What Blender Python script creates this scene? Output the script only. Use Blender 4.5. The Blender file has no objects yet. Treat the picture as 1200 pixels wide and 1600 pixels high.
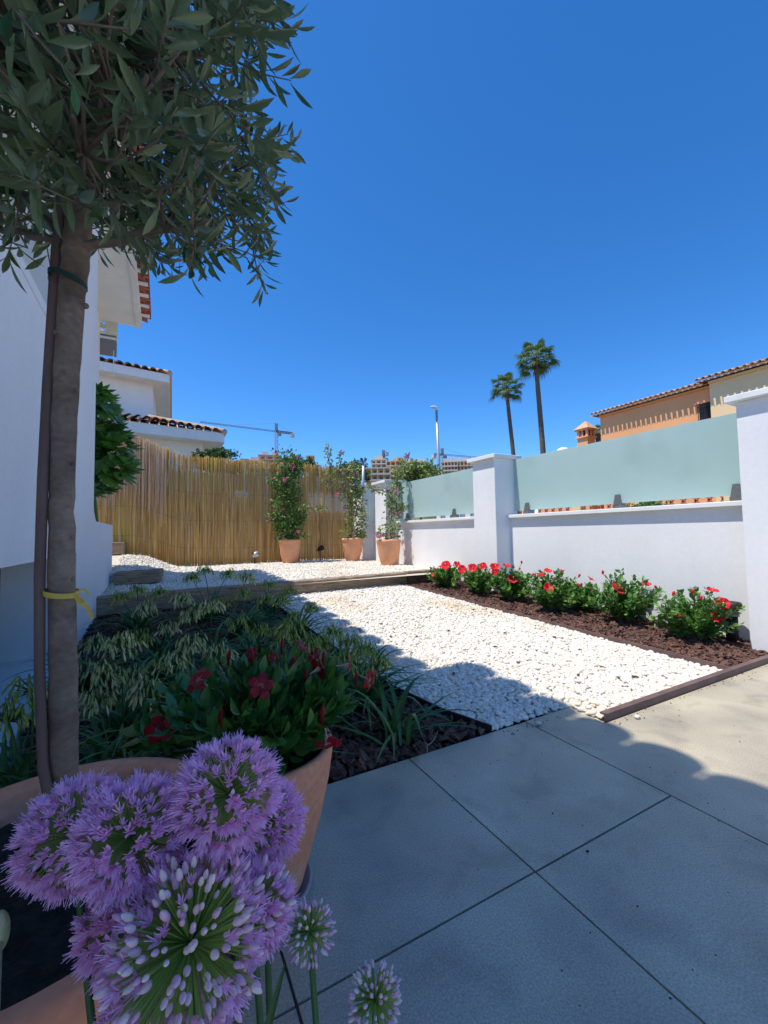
import bpy, math, random
import numpy as np
from mathutils import Vector, Matrix
rad = math.radians
random.seed(7); rng = np.random.default_rng(11)
S = bpy.context.scene
COL = S.collection

# ------------------------------------------------------------------ camera
F = 650.0; PITCH = rad(2.9); ROLL = rad(1.0); YAW = rad(-28.15); EYE = np.array([0, 0, 1.0])
_cy, _sy = math.cos(YAW), math.sin(YAW)
_w = np.array([-_sy*math.cos(PITCH), _cy*math.cos(PITCH), math.sin(PITCH)])
_r0 = np.array([_cy, _sy, 0.0]); _u0 = np.cross(_r0, _w)
_r = _r0*math.cos(ROLL) - _u0*math.sin(ROLL); _u = _u0*math.cos(ROLL) + _r0*math.sin(ROLL)
cd = bpy.data.cameras.new('camera'); cam = bpy.data.objects.new('camera', cd); COL.objects.link(cam)
cd.sensor_fit = 'HORIZONTAL'; cd.sensor_width = 36; cd.lens = 36*F/1200
cd.clip_start = 0.02; cd.clip_end = 5000
cam.matrix_world = Matrix(((_r[0], _u[0], -_w[0], 0), (_r[1], _u[1], -_w[1], 0), (_r[2], _u[2], -_w[2], 1.0), (0, 0, 0, 1)))
S.camera = cam
# ------------------------------------------------------------------ sky, sun, exposure
TRAVEL = Vector((0.394, -0.065, -1.0)).normalized()
w = bpy.data.worlds.new('World'); S.world = w; w.use_nodes = True
nt = w.node_tree; bg = nt.nodes['Background']
sky = nt.nodes.new('ShaderNodeTexSky'); sky.sky_type = 'NISHITA'; sky.sun_disc = False
sky.sun_elevation = math.asin(-TRAVEL.z); sky.sun_rotation = math.atan2(-TRAVEL.x, -TRAVEL.y)
sky.altitude = 50; sky.air_density = 0.75; sky.dust_density = 0.1; sky.ozone_density = 6.0
hs = nt.nodes.new('ShaderNodeHueSaturation'); hs.inputs['Saturation'].default_value = 1.24; hs.inputs['Hue'].default_value = 0.502
nt.links.new(sky.outputs['Color'], hs.inputs['Color']); nt.links.new(hs.outputs['Color'], bg.inputs['Color']); bg.inputs['Strength'].default_value = 0.105
sl = bpy.data.lights.new('sun', 'SUN'); sun = bpy.data.objects.new('sun', sl); COL.objects.link(sun)
sl.energy = 2.27; sl.angle = rad(0.53); sl.color = (1.0, 0.945, 0.86)
sun.rotation_euler = TRAVEL.to_track_quat('-Z', 'Y').to_euler(); sun.location = (-8, 4, 20)
S.view_settings.view_transform = 'Standard'; S.view_settings.look = 'None'
S.view_settings.exposure = 1.20; S.view_settings.gamma = 1.0
S.render.engine = 'CYCLES'; S.cycles.diffuse_bounces = 8

# ------------------------------------------------------------------ pixel -> place in the world
def ray(px, py): return _w + _r*(px-600)/F + _u*(800-py)/F
def at_z(px, py, z): d = ray(px, py); return EYE + d*((z-1)/d[2])
def at_y(px, py, y): d = ray(px, py); return EYE + d*(y/d[1])
def at_x(px, py, x): d = ray(px, py); return EYE + d*(x/d[0])
def at_d(px, py, dep): return EYE + ray(px, py)*dep
def smooth(a, b, t): t = np.clip((t-a)/(b-a), 0, 1); return t*t*(3-2*t)
def gz(x, y):                                     # height of the garden ground
    x = np.asarray(x, float); y = np.asarray(y, float)
    low = 0.05*np.clip(y-1.65, 0, 9)
    sline = 5.46+.085*x
    up = .345+.018*(y-5.6) + .13*smooth(.35, -.35, x)*smooth(6.4, 6.7, y) + .16*smooth(.6, -.6, x)*smooth(7.4, 8.8, y)
    return np.where(y > sline, up, low)

# ------------------------------------------------------------------ mesh building
class MB:
    """collects vertices / polygons (numpy) and links them as ONE mesh object"""
    def __init__(s): s.V = []; s.Q = []; s.T = []; s.P = []; s.n = 0; s.mQ = []; s.mT = []; s.mP = []; s.m = 0
    def add(s, v, f):
        v = np.asarray(v, float).reshape(-1, 3)
        f = list(f) if not isinstance(f, np.ndarray) else f
        if isinstance(f, np.ndarray):
            (s.Q if f.shape[1] == 4 else s.T).append(f+s.n); (s.mQ if f.shape[1] == 4 else s.mT).append(np.full(len(f), s.m))
        else:
            for p in f:
                if len(p) == 4: s.Q.append(np.array([p])+s.n); s.mQ.append(np.array([s.m]))
                elif len(p) == 3: s.T.append(np.array([p])+s.n); s.mT.append(np.array([s.m]))
                else: s.P.append([i+s.n for i in p]); s.mP.append(s.m)
        s.V.append(v); s.n += len(v); return s
    def box(s, c, d, rot=None, taper=1.0):
        x, y, z = d[0]/2, d[1]/2, d[2]/2
        v = np.array([(-x,-y,-z),(x,-y,-z),(x,y,-z),(-x,y,-z),(-x*taper,-y*taper,z),(x*taper,-y*taper,z),(x*taper,y*taper,z),(-x*taper,y*taper,z)])
        if rot is not None: v = v @ np.array(rot).T
        return s.add(v+np.array(c), np.array([(0,3,2,1),(4,5,6,7),(0,1,5,4),(1,2,6,5),(2,3,7,6),(3,0,4,7)]))
    def span(s, x0, x1, y0, y1, z0, z1): return s.box(((x0+x1)/2, (y0+y1)/2, (z0+z1)/2), (x1-x0, y1-y0, z1-z0))
    def tube(s, pts, r, n=8, caps=True):
        pts = np.asarray(pts, float); k = len(pts)
        r = np.full(k, r) if np.isscalar(r) else np.asarray(r, float)
        t = np.gradient(pts, axis=0); t /= np.linalg.norm(t, axis=1)[:, None]+1e-12
        ref = np.array([0, 0, 1.]) if abs(t[0][2]) < .9 else np.array([1., 0, 0])
        V = []
        for i in range(k):
            a = np.cross(ref, t[i]); a /= np.linalg.norm(a)+1e-12; b = np.cross(t[i], a); ref = b if False else ref
            ang = np.arange(n)*2*math.pi/n
            V.append(pts[i]+r[i]*(np.cos(ang)[:, None]*a+np.sin(ang)[:, None]*b))
        F_ = []
        for i in range(k-1):
            for j in range(n):
                F_.append((i*n+j, i*n+(j+1) % n, (i+1)*n+(j+1) % n, (i+1)*n+j))
        s.add(np.concatenate(V), np.array(F_))
        if caps and n > 4:
            s.P.append([s.n-n+j for j in range(n)]); s.mP.append(s.m); s.P.append([s.n-k*n+n-1-j for j in range(n)]); s.mP.append(s.m)
        return s
    def lathe(s, prof, c=(0,0,0), n=40, wob=0):
        prof = np.asarray(prof, float); k = len(prof); ang = np.arange(n)*2*math.pi/n
        V = np.zeros((k, n, 3)); rr = prof[:, 0][:, None]*(1+wob*np.sin(2*ang+1)[None])
        V[..., 0] = c[0]+rr*np.cos(ang); V[..., 1] = c[1]+rr*np.sin(ang); V[..., 2] = c[2]+prof[:, 1][:, None]
        F_ = [(i*n+j, i*n+(j+1) % n, (i+1)*n+(j+1) % n, (i+1)*n+j) for i in range(k-1) for j in range(n)]
        return s.add(V.reshape(-1, 3), np.array(F_))
    def poly(s, pts): return s.add(np.array(pts, float), [tuple(range(len(pts)))])
    def prism(s, pts, z0, z1):                   # pts: xy outline, counter clockwise
        n = len(pts); v = [(p[0], p[1], z0) for p in pts]+[(p[0], p[1], z1) for p in pts]
        f = [tuple(range(n-1, -1, -1)), tuple(range(n, 2*n))]+[(i, (i+1) % n, n+(i+1) % n, n+i) for i in range(n)]
        return s.add(v, f)
    def inst(s, tv, tf, M3, pos):                # many copies of a template: M3 (N,3,3), pos (N,3)
        tv = np.asarray(tv, float); tf = np.asarray(tf); N = len(pos); k = len(tv)
        if N == 0: return s
        V = np.einsum('nij,kj->nki', M3, tv)+np.asarray(pos)[:, None, :]
        Fa = (tf[None]+(np.arange(N)*k)[:, None, None]).reshape(-1, tf.shape[1])
        return s.add(V.reshape(-1, 3), Fa)
    def build(s, name, mat, parent=None, smooth=False, loc=None):
        V = np.concatenate(s.V) if s.V else np.zeros((0, 3))
        if loc is not None: V = V-np.array(loc)
        me = bpy.data.meshes.new(name); q = np.concatenate(s.Q) if s.Q else np.zeros((0, 4), int); t = np.concatenate(s.T) if s.T else np.zeros((0, 3), int)
        loops = np.concatenate([q.ravel(), t.ravel(), np.array([i for p in s.P for i in p], int)]).astype(np.int32)
        tot = np.concatenate([np.full(len(q), 4), np.full(len(t), 3), np.array([len(p) for p in s.P], int)]).astype(np.int32)
        st = np.concatenate([[0], np.cumsum(tot)[:-1]]).astype(np.int32)
        me.vertices.add(len(V)); me.vertices.foreach_set('co', V.astype(np.float32).ravel())
        me.loops.add(len(loops)); me.loops.foreach_set('vertex_index', loops)
        me.polygons.add(len(tot)); me.polygons.foreach_set('loop_start', st)
        mi = np.concatenate([x for x in (s.mQ+s.mT) if len(x)]+[np.array(s.mP, int)]) if (s.mQ or s.mT or s.mP) else np.zeros(0)
        mats = mat if isinstance(mat, (list, tuple)) else [mat]
        for m in mats: me.materials.append(m)
        if len(mats) > 1: me.polygons.foreach_set('material_index', mi.astype(np.int32))
        me.polygons.foreach_set('use_smooth', np.full(len(tot), smooth))
        me.update(calc_edges=True); me.validate()
        o = bpy.data.objects.new(name, me); COL.objects.link(o)
        if parent is not None: o.parent = parent
        if loc is not None and parent is None: o.location = loc
        return o
def rots(axes, spin=None):                       # (N,3) unit z axes -> (N,3,3) matrices, template +Z goes along axis
    z = np.asarray(axes, float); z = z/(np.linalg.norm(z, axis=1)[:, None]+1e-12); N = len(z)
    ref = np.where(np.abs(z[:, 2:3]) < .95, np.array([[0, 0, 1.]]), np.array([[1., 0, 0]]))
    x = np.cross(ref, z); x /= np.linalg.norm(x, axis=1)[:, None]; y = np.cross(z, x)
    if spin is None: spin = np.zeros(N)
    c, s_ = np.cos(spin)[:, None], np.sin(spin)[:, None]
    X = x*c+y*s_; Y = -x*s_+y*c
    return np.stack([X, Y, z], axis=2)
def tag(o, label=None, cat=None, group=None, kind=None):
    if label: o['label'] = label
    if cat: o['category'] = cat
    if group: o['group'] = group
    if kind: o['kind'] = kind
    return o
def empty(name, loc, label, cat, group=None):
    o = bpy.data.objects.new(name, None); COL.objects.link(o); o.location = loc; o.empty_display_size = .1
    return tag(o, label, cat, group)
def under(root, mb, name, mat, smooth=False):    # part given in world coordinates, hung under a root Empty
    o = mb.build(name, mat, root, smooth, loc=tuple(root.location)); return o
def bevel(o, wdt=.006, seg=2):
    m = o.modifiers.new('bevel', 'BEVEL'); m.width = wdt; m.segments = seg; m.limit_method = 'ANGLE'; m.angle_limit = rad(40); return o
def sphere_dirs(n, jit=0.0):
    i = np.arange(n)+.5; ph = np.arccos(1-2*i/n); th = math.pi*(1+5**.5)*i
    d = np.stack([np.cos(th)*np.sin(ph), np.sin(th)*np.sin(ph), np.cos(ph)], 1)
    if jit: d = d+rng.normal(0, jit, d.shape); d /= np.linalg.norm(d, axis=1)[:, None]
    return d
def rdirs(n):
    d = rng.normal(0, 1, (n, 3)); return d/np.linalg.norm(d, axis=1)[:, None]
def ico(sub):
    t = (1+5**.5)/2
    v = [(-1,t,0),(1,t,0),(-1,-t,0),(1,-t,0),(0,-1,t),(0,1,t),(0,-1,-t),(0,1,-t),(t,0,-1),(t,0,1),(-t,0,-1),(-t,0,1)]
    f = [(0,11,5),(0,5,1),(0,1,7),(0,7,10),(0,10,11),(1,5,9),(5,11,4),(11,10,2),(10,7,6),(7,1,8),(3,9,4),(3,4,2),(3,2,6),(3,6,8),(3,8,9),(4,9,5),(2,4,11),(6,2,10),(8,6,7),(9,8,1)]
    v = [np.array(p)/np.linalg.norm(p) for p in v]
    for _ in range(sub):
        nf = []; cache = {}
        def mid(a, b):
            k = (min(a, b), max(a, b))
            if k not in cache: p = v[a]+v[b]; v.append(p/np.linalg.norm(p)); cache[k] = len(v)-1
            return cache[k]
        for a, b, c in f:
            ab, bc, ca = mid(a, b), mid(b, c), mid(c, a); nf += [(a, ab, ca), (b, bc, ab), (c, ca, bc), (ab, bc, ca)]
        f = nf
    return np.array(v), np.array(f)
def leaf_t(L=1.0, W=.25, fold=.25, droop=.15, n=4, peak=.45, petiole=.08):
    """leaf along +Z, face towards +Y; 3 columns x n rows"""
    V = []; Fq = []
    for i in range(n+1):
        t = i/n; wv = W*.5*(math.sin(math.pi*min(1, max(0, t))**(math.log(.5)/math.log(peak))) if 0 < t < 1 else 0.03)
        zz = L*(petiole+(1-petiole)*t); yy = -droop*L*t*t
        V += [(-wv, yy+fold*wv, zz), (0, yy, zz), (wv, yy+fold*wv, zz)]
    for i in range(n):
        a = i*3; Fq += [(a, a+1, a+4, a+3), (a+1, a+2, a+5, a+4)]
    return np.array(V), np.array(Fq)

# ------------------------------------------------------------------ materials
def mat(name, c1, c2=None, scale=6, rough=.8, bump=0, bscale=60, island=0, spec=.3, detail=5, contrast=(.35, .65), stretch=None, metal=0, back=None, hue=None, trans=0, bdist=.01, c3=None, c3s=2.0, c3r=(.5, .62), grain=0, gs=180, tone=0, streak=0, coords='Object'):
    m = bpy.data.materials.new(name); m.use_nodes = True; nt = m.node_tree; N = nt.nodes; Lk = nt.links
    b = N['Principled BSDF']; b.inputs['Roughness'].default_value = rough; b.inputs['Metallic'].default_value = metal
    b.inputs['Specular IOR Level'].default_value = spec
    tc = N.new('ShaderNodeTexCoord'); vec = tc.outputs[coords]
    if stretch:
        mp = N.new('ShaderNodeMapping'); mp.inputs['Scale'].default_value = stretch; Lk.new(vec, mp.inputs['Vector']); vec = mp.outputs['Vector']
    def noise(sc, det=detail):
        n = N.new('ShaderNodeTexNoise'); n.inputs['Scale'].default_value = sc; n.inputs['Detail'].default_value = det; Lk.new(vec, n.inputs['Vector']); return n.outputs['Fac']
    def mix(f, a, bb):
        x = N.new('ShaderNodeMix'); x.data_type = 'RGBA'
        if isinstance(f, float): x.inputs['Factor'].default_value = f
        else: Lk.new(f, x.inputs['Factor'])
        for s_, q in ((x.inputs[6], a), (x.inputs[7], bb)):
            if isinstance(q, tuple): s_.default_value = (*q, 1)
            else: Lk.new(q, s_)
        return x.outputs[2]
    def rng_(f, lo, hi):
        r = N.new('ShaderNodeMapRange'); r.inputs['From Min'].default_value = lo; r.inputs['From Max'].default_value = hi; Lk.new(f, r.inputs['Value']); return r.outputs['Result']
    col = c1
    if c2 is not None:
        if island:
            g = N.new('ShaderNodeNewGeometry'); col = mix(g.outputs['Random Per Island'], c1, c2)
        else: col = mix(rng_(noise(scale), *contrast), c1, c2)
    if c3 is not None: col = mix(rng_(noise(c3s, 4), *c3r), col, c3)
    if grain:
        x = N.new('ShaderNodeMix'); x.data_type = 'RGBA'; x.blend_type = 'MULTIPLY'; x.inputs['Factor'].default_value = 1
        gr = N.new('ShaderNodeMapRange'); gr.inputs['From Min'].default_value = .3; gr.inputs['From Max'].default_value = .7; gr.inputs['To Min'].default_value = 1-grain; gr.inputs['To Max'].default_value = 1+grain*.6
        Lk.new(noise(gs, 3), gr.inputs['Value'])
        if isinstance(col, tuple): x.inputs[6].default_value = (*col, 1)
        else: Lk.new(col, x.inputs[6])
        Lk.new(gr.outputs['Result'], x.inputs[7]); col = x.outputs[2]
    def mul(col, f, lo, hi, a, bb):
        x = N.new('ShaderNodeMix'); x.data_type = 'RGBA'; x.blend_type = 'MULTIPLY'; x.inputs['Factor'].default_value = 1
        r = N.new('ShaderNodeMapRange'); r.inputs['From Min'].default_value = lo; r.inputs['From Max'].default_value = hi; r.inputs['To Min'].default_value = a; r.inputs['To Max'].default_value = bb; Lk.new(f, r.inputs['Value'])
        if isinstance(col, tuple): x.inputs[6].default_value = (*col, 1)
        else: Lk.new(col, x.inputs[6])
        Lk.new(r.outputs['Result'], x.inputs[7]); return x.outputs[2]
    if tone:
        g = N.new('ShaderNodeNewGeometry'); col = mul(col, g.outputs['Random Per Island'], 0, 1, 1-tone, 1+tone*.5)
        n2 = N.new('ShaderNodeTexNoise'); n2.inputs['Scale'].default_value = 5.5; n2.inputs['Detail'].default_value = 6; n2.inputs['Distortion'].default_value = .6; Lk.new(vec, n2.inputs['Vector']); col = mul(col, n2.outputs['Fac'], .54, .68, 1, .82)
        n3 = N.new('ShaderNodeTexNoise'); n3.inputs['Scale'].default_value = 1.6; n3.inputs['Detail'].default_value = 3; n3.inputs['Distortion'].default_value = 1.2; Lk.new(vec, n3.inputs['Vector']); col = mul(col, n3.outputs['Fac'], .35, .6, 1.12, .92)
    if streak:
        mp2 = N.new('ShaderNodeMapping'); mp2.inputs['Scale'].default_value = (2.2, 2.2, .6); Lk.new(tc.outputs['Object'], mp2.inputs['Vector'])
        n2 = N.new('ShaderNodeTexNoise'); n2.inputs['Scale'].default_value = 1.5; n2.inputs['Detail'].default_value = 7; Lk.new(mp2.outputs['Vector'], n2.inputs['Vector']); col = mul(col, n2.outputs['Fac'], .5, .72, 1, 1-streak)
        n3 = N.new('ShaderNodeTexNoise'); n3.inputs['Scale'].default_value = 9; n3.inputs['Detail'].default_value = 8; Lk.new(tc.outputs['Object'], n3.inputs['Vector']); col = mul(col, n3.outputs['Fac'], .62, .72, 1, 1-streak*.8)
    if back is not None:
        g = N.new('ShaderNodeNewGeometry'); col = mix(g.outputs['Backfacing'], col, back)
    if isinstance(col, tuple): b.inputs['Base Color'].default_value = (*col, 1)
    else: Lk.new(col, b.inputs['Base Color'])
    if bump:
        bp = N.new('ShaderNodeBump'); bp.inputs['Strength'].default_value = bump; bp.inputs['Distance'].default_value = bdist
        Lk.new(noise(bscale), bp.inputs['Height']); Lk.new(bp.outputs['Normal'], b.inputs['Normal'])
    if trans:
        tr = N.new('ShaderNodeBsdfTranslucent'); ms = N.new('ShaderNodeMixShader'); ms.inputs[0].default_value = trans
        if isinstance(col, tuple): tr.inputs['Color'].default_value = (*[min(1, c*1.5) for c in col], 1)
        else: Lk.new(col, tr.inputs['Color'])
        Lk.new(b.outputs[0], ms.inputs[1]); Lk.new(tr.outputs[0], ms.inputs[2]); Lk.new(ms.outputs[0], N['Material Output'].inputs['Surface'])
    return m
white = mat('white_render', (.85, .85, .85), (.80, .80, .80), scale=1.3, rough=.9, bump=.12, bscale=60, bdist=.003, c3=(.76, .76, .75), c3s=.9, c3r=(.6, .8), grain=.03, gs=30, streak=.035)
white2 = mat('white_trim', (.84, .84, .82), (.78, .78, .76), scale=3, rough=.7, bump=.15, bscale=80, bdist=.003, streak=.06)
cream = mat('cream_render', (.72, .68, .58), (.68, .64, .55), scale=2, rough=.9, bump=.2)
stone = mat('patio_tile', (.53, .465, .34), (.44, .385, .285), scale=2.6, rough=.46, bump=.8, bscale=170, bdist=.002, c3=(.33, .295, .235), c3s=2.1, c3r=(.54, .74), detail=9, spec=.6, grain=.30, gs=190, tone=.10)
grout = mat('grout', (.12, .11, .10), (.08, .075, .07), scale=20, rough=.95)
pebble = mat('white_pebble', (.78, .74, .66), (.64, .58, .48), island=1, rough=.7, bump=.2, bscale=90, bdist=.002, c3=(.60, .46, .29), c3s=1.1, c3r=(.54, .76))
pebbed = mat('pebble_bed', (.62, .57, .47), (.50, .45, .36), scale=60, rough=.95, bump=.8, bscale=60)
bark = mat('bark_chips', (.18, .092, .065), (.06, .032, .026), island=1, rough=.85, bump=.6, bscale=120, bdist=.004)
barkbed = mat('bark_bed', (.06, .032, .025), (.03, .018, .014), scale=30, rough=1, bump=.8, bscale=50)
soilm = mat('potting_soil', (.018, .014, .012), (.035, .028, .022), scale=60, rough=1, bump=1, bscale=90, bdist=.01)
woodm = mat('sleeper_wood', (.40, .30, .20), (.22, .15, .10), scale=5, rough=.85, bump=.7, bscale=12, stretch=(1.2, 14, 14), bdist=.012, c3=(.12, .075, .05), c3s=3, c3r=(.58, .7))
wooddk = mat('dark_sleeper', (.30, .20, .14), (.13, .08, .06), scale=5, rough=.85, bump=.7, bscale=12, stretch=(1.2, 14, 14), bdist=.012)
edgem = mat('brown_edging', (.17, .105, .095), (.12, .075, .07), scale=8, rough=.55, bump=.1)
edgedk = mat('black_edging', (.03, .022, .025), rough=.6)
terra = mat('terracotta', (.82, .34, .20), (.66, .23, .12), scale=5, rough=.85, bump=.25, bscale=90, bdist=.003, c3=(.80, .46, .33), c3s=5, c3r=(.48, .75), grain=.12, gs=60)
terra_far = mat('terracotta_orange', (.80, .40, .22), (.72, .33, .17), scale=5, rough=.85, bump=.15, c3=(.70, .42, .28), c3s=5, c3r=(.55, .8))
olbark = mat('olive_bark', (.27, .20, .15), (.14, .10, .078), scale=9, rough=.9, bump=.8, bscale=45, stretch=(1, 1, 1.3), bdist=.002, c3=(.12, .085, .065), c3s=14, c3r=(.62, .74), grain=.22, gs=90)
stakem = mat('stake', (.19, .12, .105), (.13, .085, .075), scale=9, rough=.8, bump=.3, stretch=(3, 3, .5))
olleaf = mat('olive_leaf', (.012, .048, .018), (.11, .22, .045), island=1, rough=.24, spec=.8, back=(.15, .215, .10), trans=.3)
twigm = mat('twig', (.22, .16, .10), (.11, .08, .06), scale=20, rough=.9)
greenleaf = mat('hibiscus_leaf', (.045, .15, .025), (.15, .31, .05), island=1, rough=.45, spec=.45, trans=.25)
diplleaf = mat('dipladenia_leaf', (.035, .12, .025), (.11, .25, .04), island=1, rough=.3, spec=.6, trans=.15)
strap = mat('strap_leaf', (.03, .11, .03), (.10, .22, .05), island=1, rough=.4, spec=.4, trans=.15)
podm = mat('agapanthus_pod', (.20, .40, .06), (.70, .64, .20), island=1, rough=.6, trans=.2)
podw = mat('agapanthus_pod_pale', (.38, .52, .14), (1.0, .86, .52), island=1, rough=.6, trans=.2)
stemg = mat('green_stem', (.08, .16, .045), (.05, .12, .03), scale=10, rough=.5)
redp = mat('red_petal', (.90, .03, .06), (.72, .015, .035), island=1, rough=.5, trans=.25)
crim = mat('crimson_petal', (.34, .004, .014), (.20, .003, .010), island=1, rough=.5, trans=.15)
pinkt = mat('pink_tube', (.62, .25, .22), (.5, .3, .2), island=1, rough=.5)
yelp = mat('yellow_stamen', (.8, .5, .08), rough=.6)
magen = mat('bougainvillea_bract', (.70, .07, .36), (.82, .22, .48), island=1, rough=.6, trans=.3)
bougl = mat('bougainvillea_leaf', (.06, .17, .035), (.20, .31, .07), island=1, rough=.5, trans=.2)
bougy = mat('bougainvillea_leaf_pale', (.11, .23, .05), (.42, .44, .14), island=1, rough=.5, trans=.25)
lilac = mat('allium_floret', (.90, .46, .74), (.96, .66, .86), island=1, rough=.6, trans=.3)
lilacd = mat('allium_bud', (.78, .42, .62), (.92, .74, .70), island=1, rough=.55, trans=.15)
filam = mat('allium_filament', (.92, .52, .84), (.96, .70, .92), island=1, rough=.6)
algr = mat('allium_green', (.26, .40, .07), (.36, .48, .12), island=1, rough=.5, trans=.15)
alst = mat('allium_stem', (.07, .15, .04), (.045, .10, .03), scale=8, rough=.45, stretch=(1, 1, .3))
reed = mat('reed', (1.0, .84, .40), (.62, .40, .14), island=1, rough=.5, trans=.5, c3=(.82, .74, .24), c3s=1.3, c3r=(.55, .75), stretch=(1, 1, .8))
reedg = mat('reed_grey', (.95, .76, .58), (.72, .54, .40), island=1, rough=.8, trans=.4)
wirem = mat('wire', (.35, .30, .24), rough=.6)
claytile = mat('clay_roof_tile', (.66, .45, .32), (.44, .28, .19), island=1, rough=.9, bump=.3, c3=(.58, .48, .38), c3s=3, c3r=(.5, .7))
redtile = mat('red_roof_tile', (.50, .16, .10), (.40, .12, .08), island=1, rough=.85)
orange = mat('orange_render', (.95, .45, .21), (.90, .42, .19), scale=.7, rough=.9, bump=.1)
peach = mat('peach_render', (.96, .68, .38), (.92, .64, .35), scale=.7, rough=.9, bump=.1)
darkglass = mat('dark_glass', (.03, .035, .04), rough=.15, spec=.6)
iron = mat('dark_iron', (.04, .03, .03), rough=.5)
steel = mat('brushed_steel', (.34, .33, .31), (.22, .21, .20), scale=25, rough=.38, metal=.8, stretch=(1, 1, 8))
black = mat('black_plastic', (.02, .02, .02), rough=.45)
greyp = mat('grey_paint', (.30, .30, .31), rough=.5)
brownd = mat('brown_wood_panel', (.055, .030, .025), (.035, .02, .018), scale=3, rough=.6, stretch=(1, 8, 1))
palmtr = mat('palm_trunk', (.20, .145, .105), (.13, .09, .065), scale=3, rough=.95, bump=.8, bscale=4, stretch=(1, 1, 6), bdist=.04)
palmlf = mat('palm_leaf', (.075, .15, .05), (.14, .22, .07), island=1, rough=.5, trans=.2)
palmdead = mat('palm_skirt', (.25, .12, .07), (.17, .08, .05), island=1, rough=.9)
hillm = mat('dry_hill', (.24, .19, .12), (.12, .13, .06), scale=.05, rough=1, bump=.5, bscale=.3, bdist=1, c3=(.07, .10, .04), c3s=.12, c3r=(.5, .6))
grassm = mat('far_ground', (.16, .14, .10), (.10, .11, .06), scale=.2, rough=1)
bushm = mat('bush_leaf', (.045, .10, .028), (.11, .17, .05), island=1, rough=.5, trans=.2)
hedge = mat('hedge_leaf', (.10, .20, .04), (.18, .28, .07), island=1, rough=.5, trans=.2)
ribbon = mat('yellow_ribbon', (.75, .55, .12), (.66, .46, .08), scale=20, rough=.45, trans=.2)
tiem = mat('green_tie', (.015, .05, .045), rough=.6)
galv = mat('galvanised', (.45, .46, .47), rough=.45, metal=.5)
# frosted glass: pale sea-green sheet, lets some light through
glassm = mat('frosted_glass', (.52, .70, .66), (.57, .735, .70), scale=.8, rough=.14, spec=.5, trans=.3, c3=(.47, .64, .60), c3s=1.5, c3r=(.55, .8))
fatl = mat('fatsia_leaf', (.05, .16, .025), (.17, .33, .05), island=1, rough=.35, spec=.5, trans=.3)

# ------------------------------------------------------------------ ground sheets
def sheet(name, x0, x1, y0, y1, nx, ny, zf, m, poly=None):
    xs = np.linspace(x0, x1, nx); ys = np.linspace(y0, y1, ny); X, Y = np.meshgrid(xs, ys); Z = zf(X, Y)
    V = np.stack([X, Y, Z], -1).reshape(-1, 3); i = np.arange(nx-1); j = np.arange(ny-1); I, J = np.meshgrid(i, j); a = (J*nx+I).ravel()
    Fq = np.stack([a, a+1, a+nx+1, a+nx], 1); b = MB(); b.add(V, Fq); o = b.build(name, m, smooth=True); return o
tag(sheet('ground', -900, 900, -400, 1500, 60, 60, lambda x, y: -.16+0*x, grassm), kind='structure')
# hills behind the town
def hz(X, Y):
    d = np.hypot(X, Y); th = np.arctan2(X, Y)
    h = 24*smooth(95, 175, d)+ 22*smooth(175, 420, d)+2.2*np.sin(X*.045+1)+1.5*np.sin(Y*.06)
    return -3+h*smooth(90, 110, d)*(1-.3*smooth(.9, 1.5, np.abs(th-.3)))
tag(sheet('hill', -320, 520, 92, 640, 110, 90, hz, hillm), kind='structure')

# patio: slabs with real joints
TX = [(-2.59, -1.88), (-1.88, -1.165), (-1.165, -.45), (-.45, .262), (.262, .976), (.976, 1.691)]
TY = [(-3.36, -2.645), (-2.645, -1.93), (-1.93, -1.22), (-1.22, -.505), (-.505, .208), (.208, .922), (.922, 1.632)]
pb = MB(); g = .0035
for x0, x1 in TX:
    for y0, y1 in TY: pb.span(x0+g, x1-g, y0+g, y1-g, -.03, rng.uniform(-.0006, .0006))
pb.span(1.691+g, 2.03, .27, 1.632, -.03, 0)
for x0, x1, y0, y1 in ((2.0303, 3.95, .27, 1.41), (3.95+g*2, 5.9, .27, 1.41), (1.691+g, 3.95, -1.2, .27-2*g), (3.95+g*2, 5.9, -1.2, .27-2*g), (1.691+g, 3.95, -3, -1.2-2*g), (3.95+2*g, 5.9, -3, -1.2-2*g)):
    pb.span(x0, x1, y0, y1, -.03, 0)
patio = pb.build('patio', stone); tag(patio, kind='structure')
b = MB(); b.prism([(-2.6, -3.4), (6, -3.4), (6, 1.40), (2.025, 1.40), (2.025, 1.625), (-2.6, 1.625)], -.15, -.006); tag(b.build('patio_base', grout), kind='structure')

# edging lines of the beds
LEFT_EDGE = [(1.468, 1.64), (1.36, 1.9), (1.27, 2.3), (1.235, 2.9), (1.22, 3.6), (1.2, 4.4), (1.19, 5.5)]
RIGHT_EDGE = [(3.47, 1.45), (3.42, 2.6), (3.36, 3.9), (3.30, 5.2), (3.28, 5.68)]
def xl(y): return np.interp(y, [p[1] for p in LEFT_EDGE], [p[0] for p in LEFT_EDGE])
def xr(y): return np.interp(y, [p[1] for p in RIGHT_EDGE], [p[0] for p in RIGHT_EDGE])
tag(sheet('garden_soil', -.75, 4.5, 1.42, 5.66, 30, 40, lambda x, y: gz(x, np.minimum(y, 5.3+.085*x))-.03, barkbed), kind='structure')
tag(sheet('upper_terrace', -1.9, 4.6, 5.5, 10.6, 60, 60, lambda x, y: gz(x, np.maximum(y, 5.6+.085*x))-.012, pebbed), kind='structure')
b = MB()
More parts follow.
